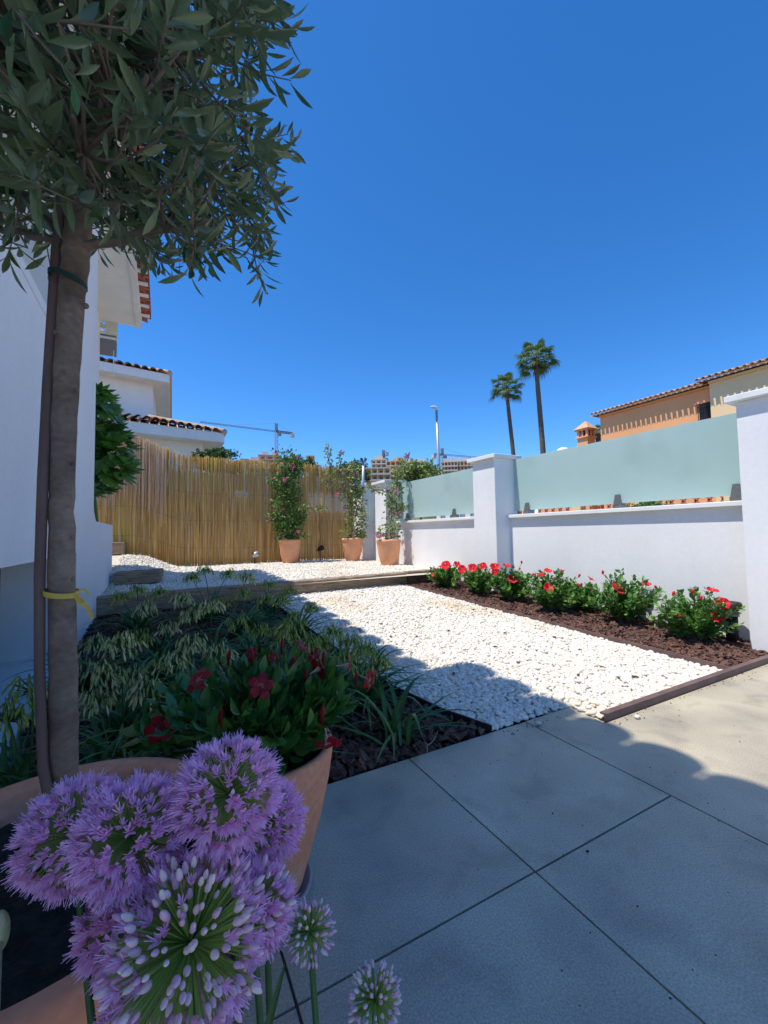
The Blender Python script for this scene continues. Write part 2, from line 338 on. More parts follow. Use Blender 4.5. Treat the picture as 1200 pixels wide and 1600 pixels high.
for k in range(24):                       # gravel bed under the pebbles
    y0 = 1.44+k*(5.5-1.44)/24; y1 = 1.44+(k+1)*(5.5-1.44)/24
    q = lambda x, y: (x, y, float(gz(x, min(y, 5.3)))-.012)
    xa = lambda y: max(xl(max(y, 1.64)), 2.03 if y < 1.63 else 0)
    b.add([q(xa(y0+1e-4), y0), q(xr(y0), y0), q(xr(y1), y1), q(xa(y1-1e-4), y1)], [(0, 1, 2, 3)])
tag(b.build('gravel_bed', pebbed), kind='structure')

# pebbles
def pebbles(xy, rmin, rmax, sub, name, label):
    b = MB(); V0, F0 = ico(sub); N = len(xy); K = 5
    grp = rng.integers(0, K, N)
    for k in range(K):
        v = V0.copy(); n = rng.normal(0, .09, v.shape); v = v*(1+n.mean(1))[:, None]; v[:, 2] *= .62; v[:, 0] *= 1.18
        v += .08*np.sin(v[:, [1, 2, 0]]*3+k)
        sel = xy[grp == k]; n_ = len(sel)
        r = rng.uniform(rmin, rmax, n_); ax = np.array([0, 0, 1.])+rng.normal(0, .28, (n_, 3))
        M = rots(ax, rng.uniform(0, 6.28, n_))*r[:, None, None]
        pos = np.stack([sel[:, 0], sel[:, 1], gz(sel[:, 0], sel[:, 1])+rng.uniform(-.35, .55, n_)*r], 1)
        b.inst(v, F0, M, pos)
    return tag(b.build(name, pebble, smooth=True), label, 'gravel', kind='stuff')
def grid(x0, x1, y0, y1, sp):
    X, Y = np.meshgrid(np.arange(x0, x1, sp), np.arange(y0, y1, sp*.9)); p = np.stack([X.ravel(), Y.ravel()], 1); return p+rng.uniform(-sp*.42, sp*.42, p.shape)
p = np.concatenate([grid(1.1, 3.6, 1.44, 5.6, .0242), grid(1.1, 3.6, 1.44, 3.2, .040)])
ok = (p[:, 0] > xl(np.maximum(p[:, 1], 1.64))+.012) & (p[:, 0] < xr(p[:, 1])-.015) & (p[:, 1] < 5.44+.085*p[:, 0]) & ((p[:, 1] > 1.65) | (p[:, 0] > 2.06)) & (p[:, 1] > 1.455)
p = p[ok]
pebbles(p, .0095, .0195, 1, 'lower_gravel', 'white rounded pebbles filling the path between bark beds')
p = np.concatenate([grid(-.6, 4.15, 5.7, 9.1, .031), grid(-.6, 4.1, 5.7, 6.8, .05)])
ok = (p[:, 1] > 5.66+.085*p[:, 0]) & (p[:, 1] < 9.05) & ~((p[:, 0] < .35) & (p[:, 1] > 8.72)) & (p[:, 0] < 4.33)
pebbles(p[ok], .014, .024, 0, 'upper_gravel', 'white pebbles on the raised terrace in front of reed fence')

# bark mulch
def chips(xy, name, label, sc=1.0, zoff=0.0):
    b = MB(); N = len(xy); K = 6; grp = rng.integers(0, K, N)
    for k in range(K):
        L, W, T = rng.uniform(.8, 1.3), rng.uniform(.4, .7), rng.uniform(.14, .24)
        v = np.array([(-1,-1,-1),(0,-1.2,-1),(1,-.7,-1),(1.1,.6,-1),(0,1,-1),(-.9,.9,-1),(-1,-1,1),(0,-1.1,1.2),(1,-.7,.8),(1.1,.6,1),(0,1,1.3),(-.9,.9,.8)], float)
        v = v*np.array([L, W, T])*.5+rng.normal(0, .07, v.shape)
        f = np.array([(0,1,7,6),(1,2,8,7),(2,3,9,8),(3,4,10,9),(4,5,11,10),(5,0,6,11),(6,7,10,11),(7,8,9,10)])
        sel = xy[grp == k]; n_ = len(sel)
        M = rots(np.array([0, 0, 1.])+rng.normal(0, .38, (n_, 3)), rng.uniform(0, 6.28, n_))*(sc*rng.uniform(.022, .058, n_))[:, None, None]
        pos = np.stack([sel[:, 0], sel[:, 1], gz(sel[:, 0], np.minimum(sel[:, 1], 5.25))+zoff+rng.uniform(-.018, .012, n_)], 1)
        b.inst(v, f, M, pos)
    return tag(b.build(name, bark), label, 'bark mulch', kind='stuff')
p = np.concatenate([grid(-.6, 1.5, 1.64, 5.45, .030), grid(-.6, 1.5, 1.64, 3.2, .04)])
ok = (p[:, 0] < xl(p[:, 1])-.02) & (p[:, 0] > -.585) & (p[:, 1] < 5.3+.085*p[:, 0]) & (p[:, 1] > 1.65)
chips(p[ok], 'left_bark_mulch', 'dark brown bark chips in the shaded left bed')
p = np.concatenate([grid(3.2, 4.5, 1.45, 5.7, .027)]*2)
p = p+rng.uniform(-.01, .01, p.shape)
ok = (p[:, 0] > xr(p[:, 1])+.015) & (p[:, 0] < 4.44) & (p[:, 1] > 1.46) & ~((p[:, 0] > 4.17) & (p[:, 1] < 1.65)) & (p[:, 1] < 5.66)
chips(p[ok], 'right_bark_mulch', 'red brown bark chips under the hibiscus row', zoff=.012)

# strips of metal edging
def strip(name, pts, h, t, m, label, zoff=0.0, lean=0):
    b = MB()
    for (x0, y0), (x1, y1) in zip(pts[:-1], pts[1:]):
        d = np.array([x1-x0, y1-y0]); L = np.linalg.norm(d); nrm = np.array([-d[1], d[0]])/L*t/2
        z0, z1 = float(gz(x0, min(y0, 5.3)))+zoff, float(gz(x1, min(y1, 5.3)))+zoff
        V = []
        for (x, y, z) in ((x0, y0, z0), (x1, y1, z1)):
            for s_ in (1, -1):
                for zz in (-.08, h): V.append((x+s_*nrm[0], y+s_*nrm[1], z+zz))
        b.add(V, [(0, 1, 5, 4), (2, 6, 7, 3), (1, 3, 7, 5), (0, 2, 3, 1), (4, 5, 7, 6)])
    return tag(b.build(name, m), label, 'edging')
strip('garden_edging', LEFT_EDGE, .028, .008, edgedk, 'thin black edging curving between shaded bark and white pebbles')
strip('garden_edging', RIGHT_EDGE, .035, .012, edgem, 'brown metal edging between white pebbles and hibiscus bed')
b = MB(); b.span(2.046, 4.19, 1.416, 1.428, -.05, .040); b.span(2.046, 4.19, 1.428, 1.452, .031, .040)
tag(b.build('garden_edging', edgem), 'straight brown metal edging along the sunlit patio slab', 'edging')

# timber sleepers
def sleeper(p0, p1, h, dep, z0, m, label, jag=0.004):
    p0 = np.array(p0); p1 = np.array(p1); L = np.linalg.norm(p1-p0); ang = math.atan2(p1[1]-p0[1], p1[0]-p0[0])
    nx = max(4, int(L/.09)); b = MB(); ring = [(0, 0), (0, .5), (0, 1), (.5, 1), (1, 1), (1, 0)]
    V = []
    for i in range(nx+1):
        for (a, c) in ring: V.append((i*L/nx, a*dep+rng.normal(0, jag), c*h+rng.normal(0, jag)))
    k = len(ring); Fq = [(i*k+j, (i+1)*k+j, (i+1)*k+(j+1) % k, i*k+(j+1) % k) for i in range(nx) for j in range(k)]
    b.add(V, Fq+[tuple(range(k)), tuple(nx*k+k-1-j for j in range(k))])
    o = b.build('timber_sleeper', m); o.location = (p0[0], p0[1], z0); o.rotation_euler = (0, 0, ang); bevel(o, .012)
    return tag(o, label, 'sleeper')
sleeper((-.6, 5.33), (3.42, 5.66), .195, .17, .178, woodm, 'long weathered timber sleeper edging the raised pebble terrace')
sleeper((3.46, 5.70), (4.42, 5.74), .20, .16, .175, wooddk, 'short dark sleeper at the far end of hibiscus bed')
q0 = at_z(176, 914, .39); q1 = at_z(250, 910, .39)
sleeper(q0[:2], (q1[0], q1[1]+.0), .16, .42, .385, woodm, 'short brown sleeper step on pebbles beside low white wall')
q = at_z(180, 884, .50)
sleeper((q[0]-.22, q[1]), (q[0]+.14, q[1]-.02), .22, .5, float(gz(q[0], q[1]+.2)), woodm, 'small timber block with grass tuft at low wall end')

# ------------------------------------------------------------------ garden wall on the right
WA = rad(1.5)
def wx(y, off=0): return 4.194-(y-1.62)*math.tan(WA)+off      # garden face of the pillars at y
wall = empty('garden_wall', (4.4, 4.5, 0), 'white rendered garden wall with capped pillars along the hibiscus bed', 'wall')
def wbox(b, y0, y1, o0, o1, z0, z1):
    b.prism([(wx(y0, o0), y0), (wx(y0, o1), y0), (wx(y1, o1), y1), (wx(y1, o0), y1)], z0, z1)
PIL = [(1.18, 1.62), (4.39, 4.84), (7.47, 7.93), (8.52, 9.15)]
CAPZ = [2.03, 2.03, 2.03, 1.98]
for (y0, y1), cz in zip(PIL, CAPZ):
    b = MB(); wbox(b, y0, y1, 0, .42, -.1, cz); o = bevel(under(wall, b, 'pillar', white), .006)
    b = MB(); wbox(b, y0-.06, y1+.06, -.055, .475, cz, cz+.055); c = b.build('pillar_cap', white2, o, loc=tuple(wall.location)); bevel(c, .006)
SECT = [(-2.5, 1.18, 1.215), (1.62, 4.39, 1.215), (4.84, 7.47, 1.225), (7.93, 8.52, 1.23)]
for y0, y1, cz in SECT:
    b = MB(); wbox(b, y0, y1, .265, .42, -.1, cz-.035); o = under(wall, b, 'wall_panel', white)
    b = MB(); wbox(b, y0, y1, .21, .47, cz-.035, cz+.012); c = b.build('coping', white2, o, loc=tuple(wall.location)); bevel(c, .006)
def screen(y0, y1, zb, zt, clamps, label):
    r = empty('glass_screen', (wx(y0, .36), y0, zb), label, 'glass screen', 'frosted glass screens above the garden wall')
    b = MB(); wbox(b, y0+.012, y1-.012, .355, .367, zb, zt); under(r, b, 'glass_panel', glassm)
    for yc in clamps:
        b = MB(); x = wx(yc, .35)
        for sx in (-1, 1):
            b.add([(x+sx*.0+(.0 if sx < 0 else .022), yc-.045, zb-.075), (x+(-.05 if sx < 0 else .072), yc-.045, zb-.075), (x+(-.022 if sx < 0 else .044), yc-.024, zb+.10), (x+(.0 if sx < 0 else .022), yc-.024, zb+.10),
                   (x+(.0 if sx < 0 else .022), yc+.045, zb-.075), (x+(-.05 if sx < 0 else .072), yc+.045, zb-.075), (x+(-.022 if sx < 0 else .044), yc+.024, zb+.10), (x+(.0 if sx < 0 else .022), yc+.024, zb+.10)],
                  [(0, 1, 2, 3), (7, 6, 5, 4), (1, 5, 6, 2), (0, 3, 7, 4), (3, 2, 6, 7), (0, 4, 5, 1)])
        b.box((x+.005, yc, zb-.045), (.11, .08, .06)); under(r, b, 'glass_clamp', steel)
    return r
yq = lambda px, py, off: at_x(px, py, 4.45)[1]
screen(-2.5, 1.18, 1.27, 2.03, [-1.6, .2], 'frosted sea green glass screen nearest the patio, right of near pillar')
screen(1.62, 4.39, 1.285, 2.025, [1.78, 2.86, 4.14], 'long frosted sea green glass screen between near and middle pillars')
screen(4.84, 7.47, 1.295, 2.03, [5.72, 7.2], 'frosted sea green glass screen between middle pillar and bougainvillea')
screen(7.93, 8.52, 1.295, 2.0, [8.2], 'narrow frosted glass screen next to the reed fence corner')

# ------------------------------------------------------------------ reed fence + wall behind it
FY = 9.12
fence = empty('reed_fence', (1.4, FY, .4), 'golden brown reed screening fence at back of the pebble terrace', 'fence')
def ftop(x): return np.interp(x, [-1.6, -.62, -.2, .35, .6, 4], [3.22, 2.98, 2.82, 2.62, 2.60, 2.58])
hx0, hx1 = at_y(482, 790, FY)[0], at_y(545, 790, FY)[0]
hz0, hz1 = at_y(500, 800, FY)[2], at_y(500, 775, FY)[2]
def reed_mb(xs, grey, seed):
    r_ = np.random.default_rng(seed); b = MB()
    for x in xs:
        zb = float(gz(x, FY-.1))-.03; zt = float(ftop(x))+r_.normal(0, .022)-(r_.random() < .06)*r_.uniform(.05, .25); y = FY+r_.uniform(-.035, .03); l = r_.normal(0, .014)
        rr = r_.uniform(.0036, .0068); segs = [(zb, zt)]
        if hx0 < x < hx1:
            e = r_.uniform(-.05, .05); segs = [(zb, hz0+e), (hz1+e+r_.uniform(0, .1), zt)] if r_.random() < .85 else segs
        if abs(x-at_y(378, 770, FY)[0]) < .16: segs = [(zb, at_y(378, 776, FY)[2]+r_.uniform(-.02, .02)), (at_y(378, 768, FY)[2]+r_.uniform(-.03, .04), zt)]
        if grey == 2 and r_.random() < .12: continue
        if grey == 2: segs = [(zb+1.15+.12*math.sin(x*9)+r_.normal(0, .16), zt)]; y -= .045
        cuts = []
        for a, c in segs:                              # each cane in a few lengths of slightly different tone
            if grey != 2 and c-a > 1.2 and r_.random() < .7: m_ = a+(c-a)*r_.uniform(.3, .7); cuts += [(a, m_+.01), (m_-.01, c)]
            else: cuts.append((a, c))
        for a, c in cuts:
            dy = r_.uniform(-.012, .012)
            b.tube([(x+l*(a-zb), y+dy, a), (x+l*(a-zb)*.5+l*(c-zb)*.5+r_.normal(0, .004), y+dy, (a+c)/2), (x+l*(c-zb), y+dy, c)], [rr, rr*.92, rr*.75], 5, caps=False)
    return b
under(fence, reed_mb(np.arange(-1.75, 4.02, .0050)+rng.uniform(-.004, .004, len(np.arange(-1.75, 4.02, .0050))), 0, 3), 'reed_panel', reed)
under(fence, reed_mb(np.arange(-1.7, .06, .0085)+rng.uniform(-.005, .005, len(np.arange(-1.7, .06, .0085))), 2, 5), 'reed_panel', reedg)['label'] = 'greyer short reed panel overlapping at upper left'
for hgt in (.35, .9, 1.45, 1.95):
    b = MB(); xs = np.linspace(-1.75, 4.0, 40); b.tube([(x, FY-.03, float(gz(x, FY-.1))+hgt+.01*math.sin(x*3)) for x in xs], .0028, 5); under(fence, b, 'binding_wire', wirem)
b = MB(); b.span(-2.2, 4.3, 10.0, 10.12, 0, 2.42); tag(b.build('boundary_wall', cream), 'pale rendered wall glimpsed through holes in the reed fence', 'wall')
p = at_y(381, 716, 10.25); b = MB(); b.box((p[0], 10.25, 1.4), (.15, .15, 2.72)); b.box((p[0], 10.25, 2.79), (.2, .2, .05)); tag(b.build('boundary_post', mat('cream_post', (.62, .50, .30), rough=.9)), 'cream square post rising behind the reed fence by the bush', 'post')

# ------------------------------------------------------------------ our house on the left
house = empty('white_house', (-2.0, 3, 0), 'white rendered house with tiled eaves filling the left side', 'house')
b = MB(); b.span(-1.05, -.6, -.6, 4.12, .88, 2.28); b.span(-.66, -.595, -.6, 4.12, 2.28, 2.34); o = under(house, b, 'balcony_parapet', white)
b = MB(); b.span(-1.5, -.6, 4.12, 5.02, -.1, 4.5); under(house, b, 'wall', white)
b = MB(); b.span(-3.5, -.9, 5.02, 7.9, -.1, 4.5); under(house, b, 'rear_wall', white)
b = MB(); b.span(-.9, -.6, 5.02, 6.86, -.1, 1.175); bevel(under(house, b, 'low_wall', white), .006)
b = MB(); b.span(-2.8, -.6, -3, 4.12, -.1, .088); bevel(under(house, b, 'plinth', white2), .008)
b = MB(); b.span(-1.12, -1.06, -.6, 4.115, .09, .879); under(house, b, 'door', brownd)
b = MB(); b.span(-3.5, -1.5, 2.4, 5.0, .09, 4.5); under(house, b, 'wood_cladding', brownd)
def barrel_roof(root, xe, y0, y1, z, span, pitch, period, m, deckm, name='roof', rc=None, over=.12, arch=1.05, inward=-1, nm='roof_tiles'):
    """eave along Y at x=xe, rising towards inward*X; cover tiles are half barrels reaching past the deck"""
    rc = rc or period*.42; n = int(round((y1-y0)/period)); tv = []; K = 7
    ex = xe; tz = math.tan(pitch); course = .38; nc = int(span/course)
    b = MB()
    for c in range(nc):
        for i in range(n):
            yc = y0+(i+.5)*period; a0 = c*course; a1 = (c+1)*course+.05; V = []
            for (a, rr, dz) in ((a0, rc, .018), (a1, rc*.86, -.008)):
                for k in range(K+1):
                    t = math.pi*k/K; V.append((ex+inward*a, yc+rr*math.cos(t), z+a*tz+rr*math.sin(t)*arch+dz+.0))
            Vt = np.array(V); b.add(Vt, np.array([(k, k+1, K+2+k, K+1+k) for k in range(K)]))
            # inside face gives the tile its thickness at the mouth
            V2 = Vt.copy(); cy = np.array([0, yc, 0]); V2[:, 1] = yc+(V2[:, 1]-yc)*.86; V2[:, 2] -= .014
            b.add(V2, np.array([(k+1, k, K+1+k, K+2+k) for k in range(K)])); mm = np.concatenate([Vt[:K+1], V2[:K+1]])
            b.add(mm, np.array([(k+1, k, K+1+k, K+2+k) for k in range(K)]))
    o = under(root, b, nm, m, smooth=False)
    b = MB(); xd = ex+inward*over; xi = ex+inward*span
    V = [(xd, y0, z), (xd, y1, z), (xi, y1, z+span*tz), (xi, y0, z+span*tz)]; V += [(v[0], v[1], v[2]-.05) for v in V]
    b.add(V, [(0, 1, 2, 3), (7, 6, 5, 4), (0, 4, 5, 1), (1, 5, 6, 2), (3, 2, 6, 7), (0, 3, 7, 4)]); d = b.build(name, deckm, root, loc=tuple(root.location))
    return o
barrel_roof(house, -.187, 2.75, 7.90, 4.66, 3.2, rad(18), .322, redtile, redtile, rc=.142, over=.05)
b = MB(); b.span(-1.5, -.32, 2.75, 7.88, 4.5, 4.66); under(house, b, 'eave', white2)
b = MB(); b.span(-.40, -.335, 2.75, 7.86, 4.478, 4.499); under(house, b, 'eave_moulding', white2)
barrel_roof(house, .10, -.27, 2.75, 4.70, 2.28, rad(18), .302, redtile, redtile, rc=.148, over=.05, arch=1.75)
b = MB(); b.span(-2.2, .0, -.25, 2.745, 4.54, 4.70); under(house, b, 'eave', white2)
for y in np.arange(2.78, 7.9, .322): b = MB(); b.span(-.319, -.20, y-.035, y+.035, 4.585, 4.607); under(house, b, 'mortar_joint', white2)
# roller blind box and cord under the far eave
bl = empty('roller_blind', (-.78, 7.95, 4.1), 'grey roller blind box hanging under the far eave with a white cord', 'blind')
p0 = at_y(160, 525, 7.95); p1 = at_y(182, 525, 7.95); zt = at_y(172, 521, 7.95)[2]; zb = at_y(172, 553, 7.95)[2]
b = MB(); b.span(p0[0]-.3, p1[0], 7.9, 8.05, zb, zt-.06); under(bl, b, 'blind_box', mat('blind_grey', (.25, .22, .22), rough=.7))
b = MB(); b.span(p0[0]-.3, p1[0]+.01, 7.88, 8.07, zt-.05, zt); b.span(p0[0]-.3, p1[0]+.005, 7.885, 8.06, zt-.12, zt-.085); under(bl, b, 'blind_rail', white2)
pz = at_y(178, 497, 7.95)[2]
b = MB(); b.span(p1[0]-.14, p1[0]+.02, 7.86, 7.93, zt-.04, 4.5); b.span(p1[0]-.19, p1[0]-.14, 7.87, 7.92, zt+.05, zt+.10); b.span(p1[0]-.19, p1[0]-.14, 7.87, 7.92, zt+.16, zt+.21); b.span(p1[0]-.5, p1[0]-.19, 7.9, 8.0, zt+.06, 4.5); under(bl, b, 'bracket', cream)
b = MB(); b.tube([(p1[0]-.03, 7.9, zb+.05), (p1[0]-.04, 7.9, 2.2)], .006, 6); under(bl, b, 'cord', white2)

# ------------------------------------------------------------------ olive tree standing in a wide terracotta planter
PC = np.array([-.165, .87]); PR = .285; PZ = .50
planter = empty('terracotta_planter', (PC[0], PC[1], 0), 'wide terracotta planter holding the olive tree, nearest the camera', 'planter')
b = MB(); b.lathe([(0, .0), (.17, 0), (.185, .02), (.235, .22), (.268, .40), (.272, .445), (.288, .45), (.296, .465), (.296, .488), (.285, .50), (.262, .50), (.252, .488), (.247, .44), (.2, .36), (0, .36)], (PC[0], PC[1], 0), 72); under(planter, b, 'pot', terra, True)
b = MB(); V = []
N_ = 40
xs = np.linspace(-.25, .25, 34); X, Y = np.meshgrid(xs, xs); R_ = np.hypot(X, Y)
Z = .452+.014*np.sin(X*23+1)*np.cos(Y*19)+rng.normal(0, .0035, X.shape)-.05*smooth(.2, .26, R_)
kx = np.clip(R_/.248, 1, None); V = np.stack([PC[0]+X/kx, PC[1]+Y/kx, Z], -1).reshape(-1, 3); i = np.arange(33); I, J = np.meshgrid(i, i); a = (J*34+I).ravel()
b.add(V, np.stack([a, a+1, a+35, a+34], 1)); under(planter, b, 'soil', soilm, True)
olive = empty('olive_tree', (-.15, .87, .4), 'standard olive tree with dense grey green crown over the planter', 'tree')
tp = [(99, 1300, .70), (99, 1215, .70), (99, 1050, .70), (96, 900, .70), (97, 750, .705), (103, 600, .71), (112, 470, .72), (119, 385, .73), (128, 320, .74), (140, 250, .745), (150, 160, .75), (160, 40, .75), (165, -80, .75)]
rr = [.0275, .0262, .0255, .0238, .0225, .0232, .0245, .0262, .0235, .019, .015, .011, .007]
P3 = np.array([at_d(*t) for t in tp])
fine = []; fr = []
for i in range(len(P3)-1):
    for s_ in range(6):
        t = s_/6; fine.append(P3[i]*(1-t)+P3[i+1]*t+rng.normal(0, .0006, 3)); fr.append((rr[i]*(1-t)+rr[i+1]*t)*(1+rng.normal(0, .012)))
fine = np.array(fine); fine[:, :2] = (fine[:, :2]+np.roll(fine[:, :2], 1, 0)+np.roll(fine[:, :2], -1, 0))/3 if False else fine[:, :2]
fr = np.array(fr)*.80; b = MB(); b.tube(fine, fr, 20)
for (px, py, s_) in ((114, 905, .004), (120, 610, .004), (134, 478, .005), (115, 725, .0035), (114, 840, .004), (88, 520, .005)):
    c = at_d(px, py, .70); V0, F0 = ico(1); b.add(V0*s_+c, F0)
under(olive, b, 'trunk', olbark, True)
# limbs: pixel-guided endpoints in the crown volume
C0 = at_d(150, 110, .74)
fork = P3[7]
limbs = []
for (px, py, d, px1, py1, d1) in ((190, 380, .72, 330, 345, .70), (60, 330, .74, -40, 260, .8), (150, 250, .75, 230, 120, .62), (60, 200, .7, 0, 40, .66), (190, 200, .85, 300, 100, .95), (160, 120, .72, 380, 60, .72), (100, 200, .9, 60, 60, 1.0), (150, 290, .66, 110, 180, .56), (240, 300, .8, 400, 250, .86), (60, 370, .76, -60, 350, .72)):
    limbs.append(((P3[9] if py < 210 else P3[8] if py < 320 else fork)+rng.normal(0, .002, 3), at_d(px, py, d), at_d(px1, py1, d1)))
b = MB()
for p0, p1, p2 in limbs:
    t = np.linspace(0, 1, 14)[:, None]; pts = (1-t)**2*p0+2*t*(1-t)*p1+t*t*p2; pts[1:] += rng.normal(0, .003, (13, 3)); b.tube(pts, np.linspace(.0088 if p0[2] < fork[2]+.02 else .0068, .0030, 14), 8)
lv, lf = leaf_t(1, .22, .35, .16, 5, .60, .06)
tw = []; LP = []; LA = []; LS = []; LSP = []
def crown_ok(p):
    d = p-EYE; z = d@_w; px = 600+F*(d@_r)/z; py = 800-F*(d@_u)/z; return px, py, z
cnt = 0
while cnt < 500:
    q = C0+rdirs(1)[0]*np.array([.43, .43, .42])*rng.random()**.42
    px, py, z = crown_ok(q)
    if z < .42: continue
    lim = 424+24*math.sin(py*.035)+20*math.sin(py*.11+.6)
    bot = 395-25*math.exp(-((px-110)/60.)**2)+(25 if px > 330 else 0)
    if px > lim or py > bot: continue
    if math.hypot(q[0]-fork[0], q[1]-fork[1]) < .08 and q[2] < fork[2]+.1: continue
    cnt += 1
    out = (q-C0); out[2] *= .5; out = out/(np.linalg.norm(out)+1e-6)
    ax = out*.7+rdirs(1)[0]*.75+np.array([0, 0, .12 if rng.random() < .6 else -.35]); ax /= np.linalg.norm(ax); L = rng.uniform(.07, .15)
    st = q-ax*L*.5; b.tube([st, st+ax*L*.5+rng.normal(0, .004, 3), st+ax*L], [.0019, .0014, .0008], 5)
    nn = int(L/.0125); sp = rng.uniform(0, 6.28)
    perp = rots(ax[None])[0]
    for k in range(nn):
        t = (k+.6)/nn; base = st+ax*L*t
        for side in (0, math.pi):
            if rng.random() < .12: continue
            a = sp+k*1.57+side+rng.normal(0, .2); sd = perp[:, 0]*math.cos(a)+perp[:, 1]*math.sin(a)
            la = ax*rng.uniform(.45, .95)+sd*rng.uniform(.6, 1.0)+rng.normal(0, .12, 3); LP.append(base); LA.append(la); LS.append(rng.uniform(.036, .078)*(1-.25*t)); LSP.append(math.atan2(0, 1)+rng.normal(0, .5))
    if rng.random() < .5:                        # connect to a limb
        ci = min(range(len(limbs)), key=lambda i: np.linalg.norm((limbs[i][1]+limbs[i][2])/2-st)); e = limbs[ci][1]*.5+limbs[ci][2]*.5
        b.tube([e, (e+st)/2+rng.normal(0, .01, 3), st], [.003, .0025, .0018], 5)
under(olive, b, 'limbs', olbark, True)
LP = np.array(LP); LA = np.array(LA); LS = np.array(LS)
M = rots(LA, rng.uniform(0, 6.28, len(LA)) if False else math.pi+np.array(LSP))*LS[:, None, None]
b = MB(); b.inst(lv, lf, M, LP); under(olive, b, 'crown', olleaf, True)
sp_ = [(86, 1330, .66), (74, 1235, .665), (67, 1200, .67), (62, 1050, .675), (62, 900, .68), (67, 750, .685), (75, 600, .70), (86, 430, .715), (92, 350, .725), (97, 300, .73)]
st3 = np.array([at_d(*t) for t in sp_]); b = MB()
pts = np.array([st3[0]*(1-t)+st3[-1]*t for t in np.linspace(0, 1, 4)])
ff = np.concatenate([np.linspace(st3[i], st3[i+1], 5)[:-1] for i in range(len(st3)-1)]+[st3[-1:]])
b.tube(ff, np.linspace(.0068, .0086, len(ff)), 14); tag(b.build('support_stake', stakem, smooth=True), 'thin brown stake tied beside the olive trunk', 'stake')
def band(c, rx, h, m, label, extra=None):
    b = MB(); n = 28; V = []; fw = _w-np.array([0, 0, _w[2]]); fw /= np.linalg.norm(fw); rt = np.array([_r[0], _r[1], 0])
    for k in range(n):
        a = 2*math.pi*k/n; o_ = c+rt*math.cos(a)*rx+fw*math.sin(a)*(.030)+np.array([0, 0, -.22*rx*math.cos(a)])
        V += [o_+[0, 0, h/2], o_-[0, 0, h/2], o_*1.0+np.array([0, 0, h/2])+(c-o_)*.06, o_-[0, 0, h/2]+(c-o_)*.06]
    Fq = []
    for k in range(n):
        a, c_ = k*4, ((k+1) % n)*4; Fq += [(a, a+1, c_+1, c_), (a+2, c_+2, c_+3, a+3), (a, c_, c_+2, a+2), (a+1, a+3, c_+3, c_+1)]
    b.add(V, Fq)
    if extra: extra(b)
    return tag(b.build('plant_tie', m, smooth=False), label, 'plant tie')
band((at_d(81, 438, .718)+at_d(132, 438, .718))/2, .0265, .008, tiem, 'dark green plant tie binding olive trunk to its stake')
def bow(b):
    for pts, w_ in (([(118, 925), (132, 920), (139, 928), (137, 940), (126, 945), (119, 934)], .004), ([(118, 927), (128, 938), (138, 950), (143, 958), (146, 967)], .0065)):
        P = [at_d(x, y, .672+.006*math.sin(i)) for i, (x, y) in enumerate(pts)]; V = []
        for i, p_ in enumerate(P): V += [p_+_u*w_*.5*(1 if i else .5), p_-_u*w_*.5-_r*w_*.6]
        b.add(V, [(2*i, 2*i+1, 2*i+3, 2*i+2) for i in range(len(P)-1)])
band(at_d(97, 926, .70), .0222, .0085, ribbon, 'yellow ribbon knotted around the olive trunk', bow)

# ------------------------------------------------------------------ second terracotta pot with dipladenia
QC = np.array([.262, 1.255])
pot2 = empty('terracotta_pot', (QC[0], QC[1], 0), 'tall rounded terracotta pot of crimson dipladenia on the patio edge', 'pot')
b = MB(); b.lathe([(0, .012), (.105, .012), (.112, .02), (.135, .10), (.165, .20), (.188, .30), (.197, .36), (.201, .39), (.196, .402), (.184, .402), (.178, .39), (.174, .33), (0, .33)], (QC[0], QC[1], 0), 72, .006); under(pot2, b, 'pot', terra, True)
b = MB(); b.lathe([(0, 0), (.125, 0), (.135, .006), (.138, .02), (.13, .022), (.122, .010), (0, .010)], (QC[0], QC[1], 0), 48); under(pot2, b, 'saucer', greyp, True)
b = MB(); b.lathe([(0, .352), (.1, .356), (.179, .348)], (QC[0], QC[1], 0), 40); under(pot2, b, 'soil', soilm, True)
def trumpet(b, pos, ax, sc, spin, mats=(0, 1)):
    """tube + five spreading petals; material 1 tube, 0 petals"""
    M = rots(np.array([ax]), np.array([spin]))[0]*sc
    b.m = mats[1]; n = 7; V = []
    prof = [(.05, -1.0), (.07, -.6), (.16, -.3), (.24, 0)]
    for r_, z in prof:
        for k in range(n): V.append((r_*math.cos(6.283*k/n), r_*math.sin(6.283*k/n), z))
    b.add(np.array(V) @ M.T+pos, np.array([(i*n+j, i*n+(j+1) % n, (i+1)*n+(j+1) % n, (i+1)*n+j) for i in range(3) for j in range(n)]))
    b.m = mats[0]
    for k in range(5):
        a = 6.283*k/5; R2 = np.array([[math.cos(a), -math.sin(a), 0], [math.sin(a), math.cos(a), 0], [0, 0, 1]])
        jit = rng.normal(0, .06)
        v = np.array([(.20, -.10, 0), (.20, .12, 0), (.52, -.36, .10+jit), (.55, .34, .06), (.86, -.34, .04+jit), (.90, .30, -.04), (1.0, .02, -.12)])
        v2 = (v @ R2.T) @ M.T+pos
        b.add(v2, np.array([(0, 1, 3, 2), (2, 3, 5, 4)])); b.add(v2, np.array([(4, 5, 6)]))
dip = empty('dipladenia', (QC[0], QC[1], .36), 'glossy dark green dipladenia with crimson trumpet flowers in terracotta pot', 'flowering plant')
dl, df = leaf_t(1, .50, .35, .22, 5, .5, .08)
b = MB(); bs = MB(); LP = []; LA = []; LS = []
tips = []
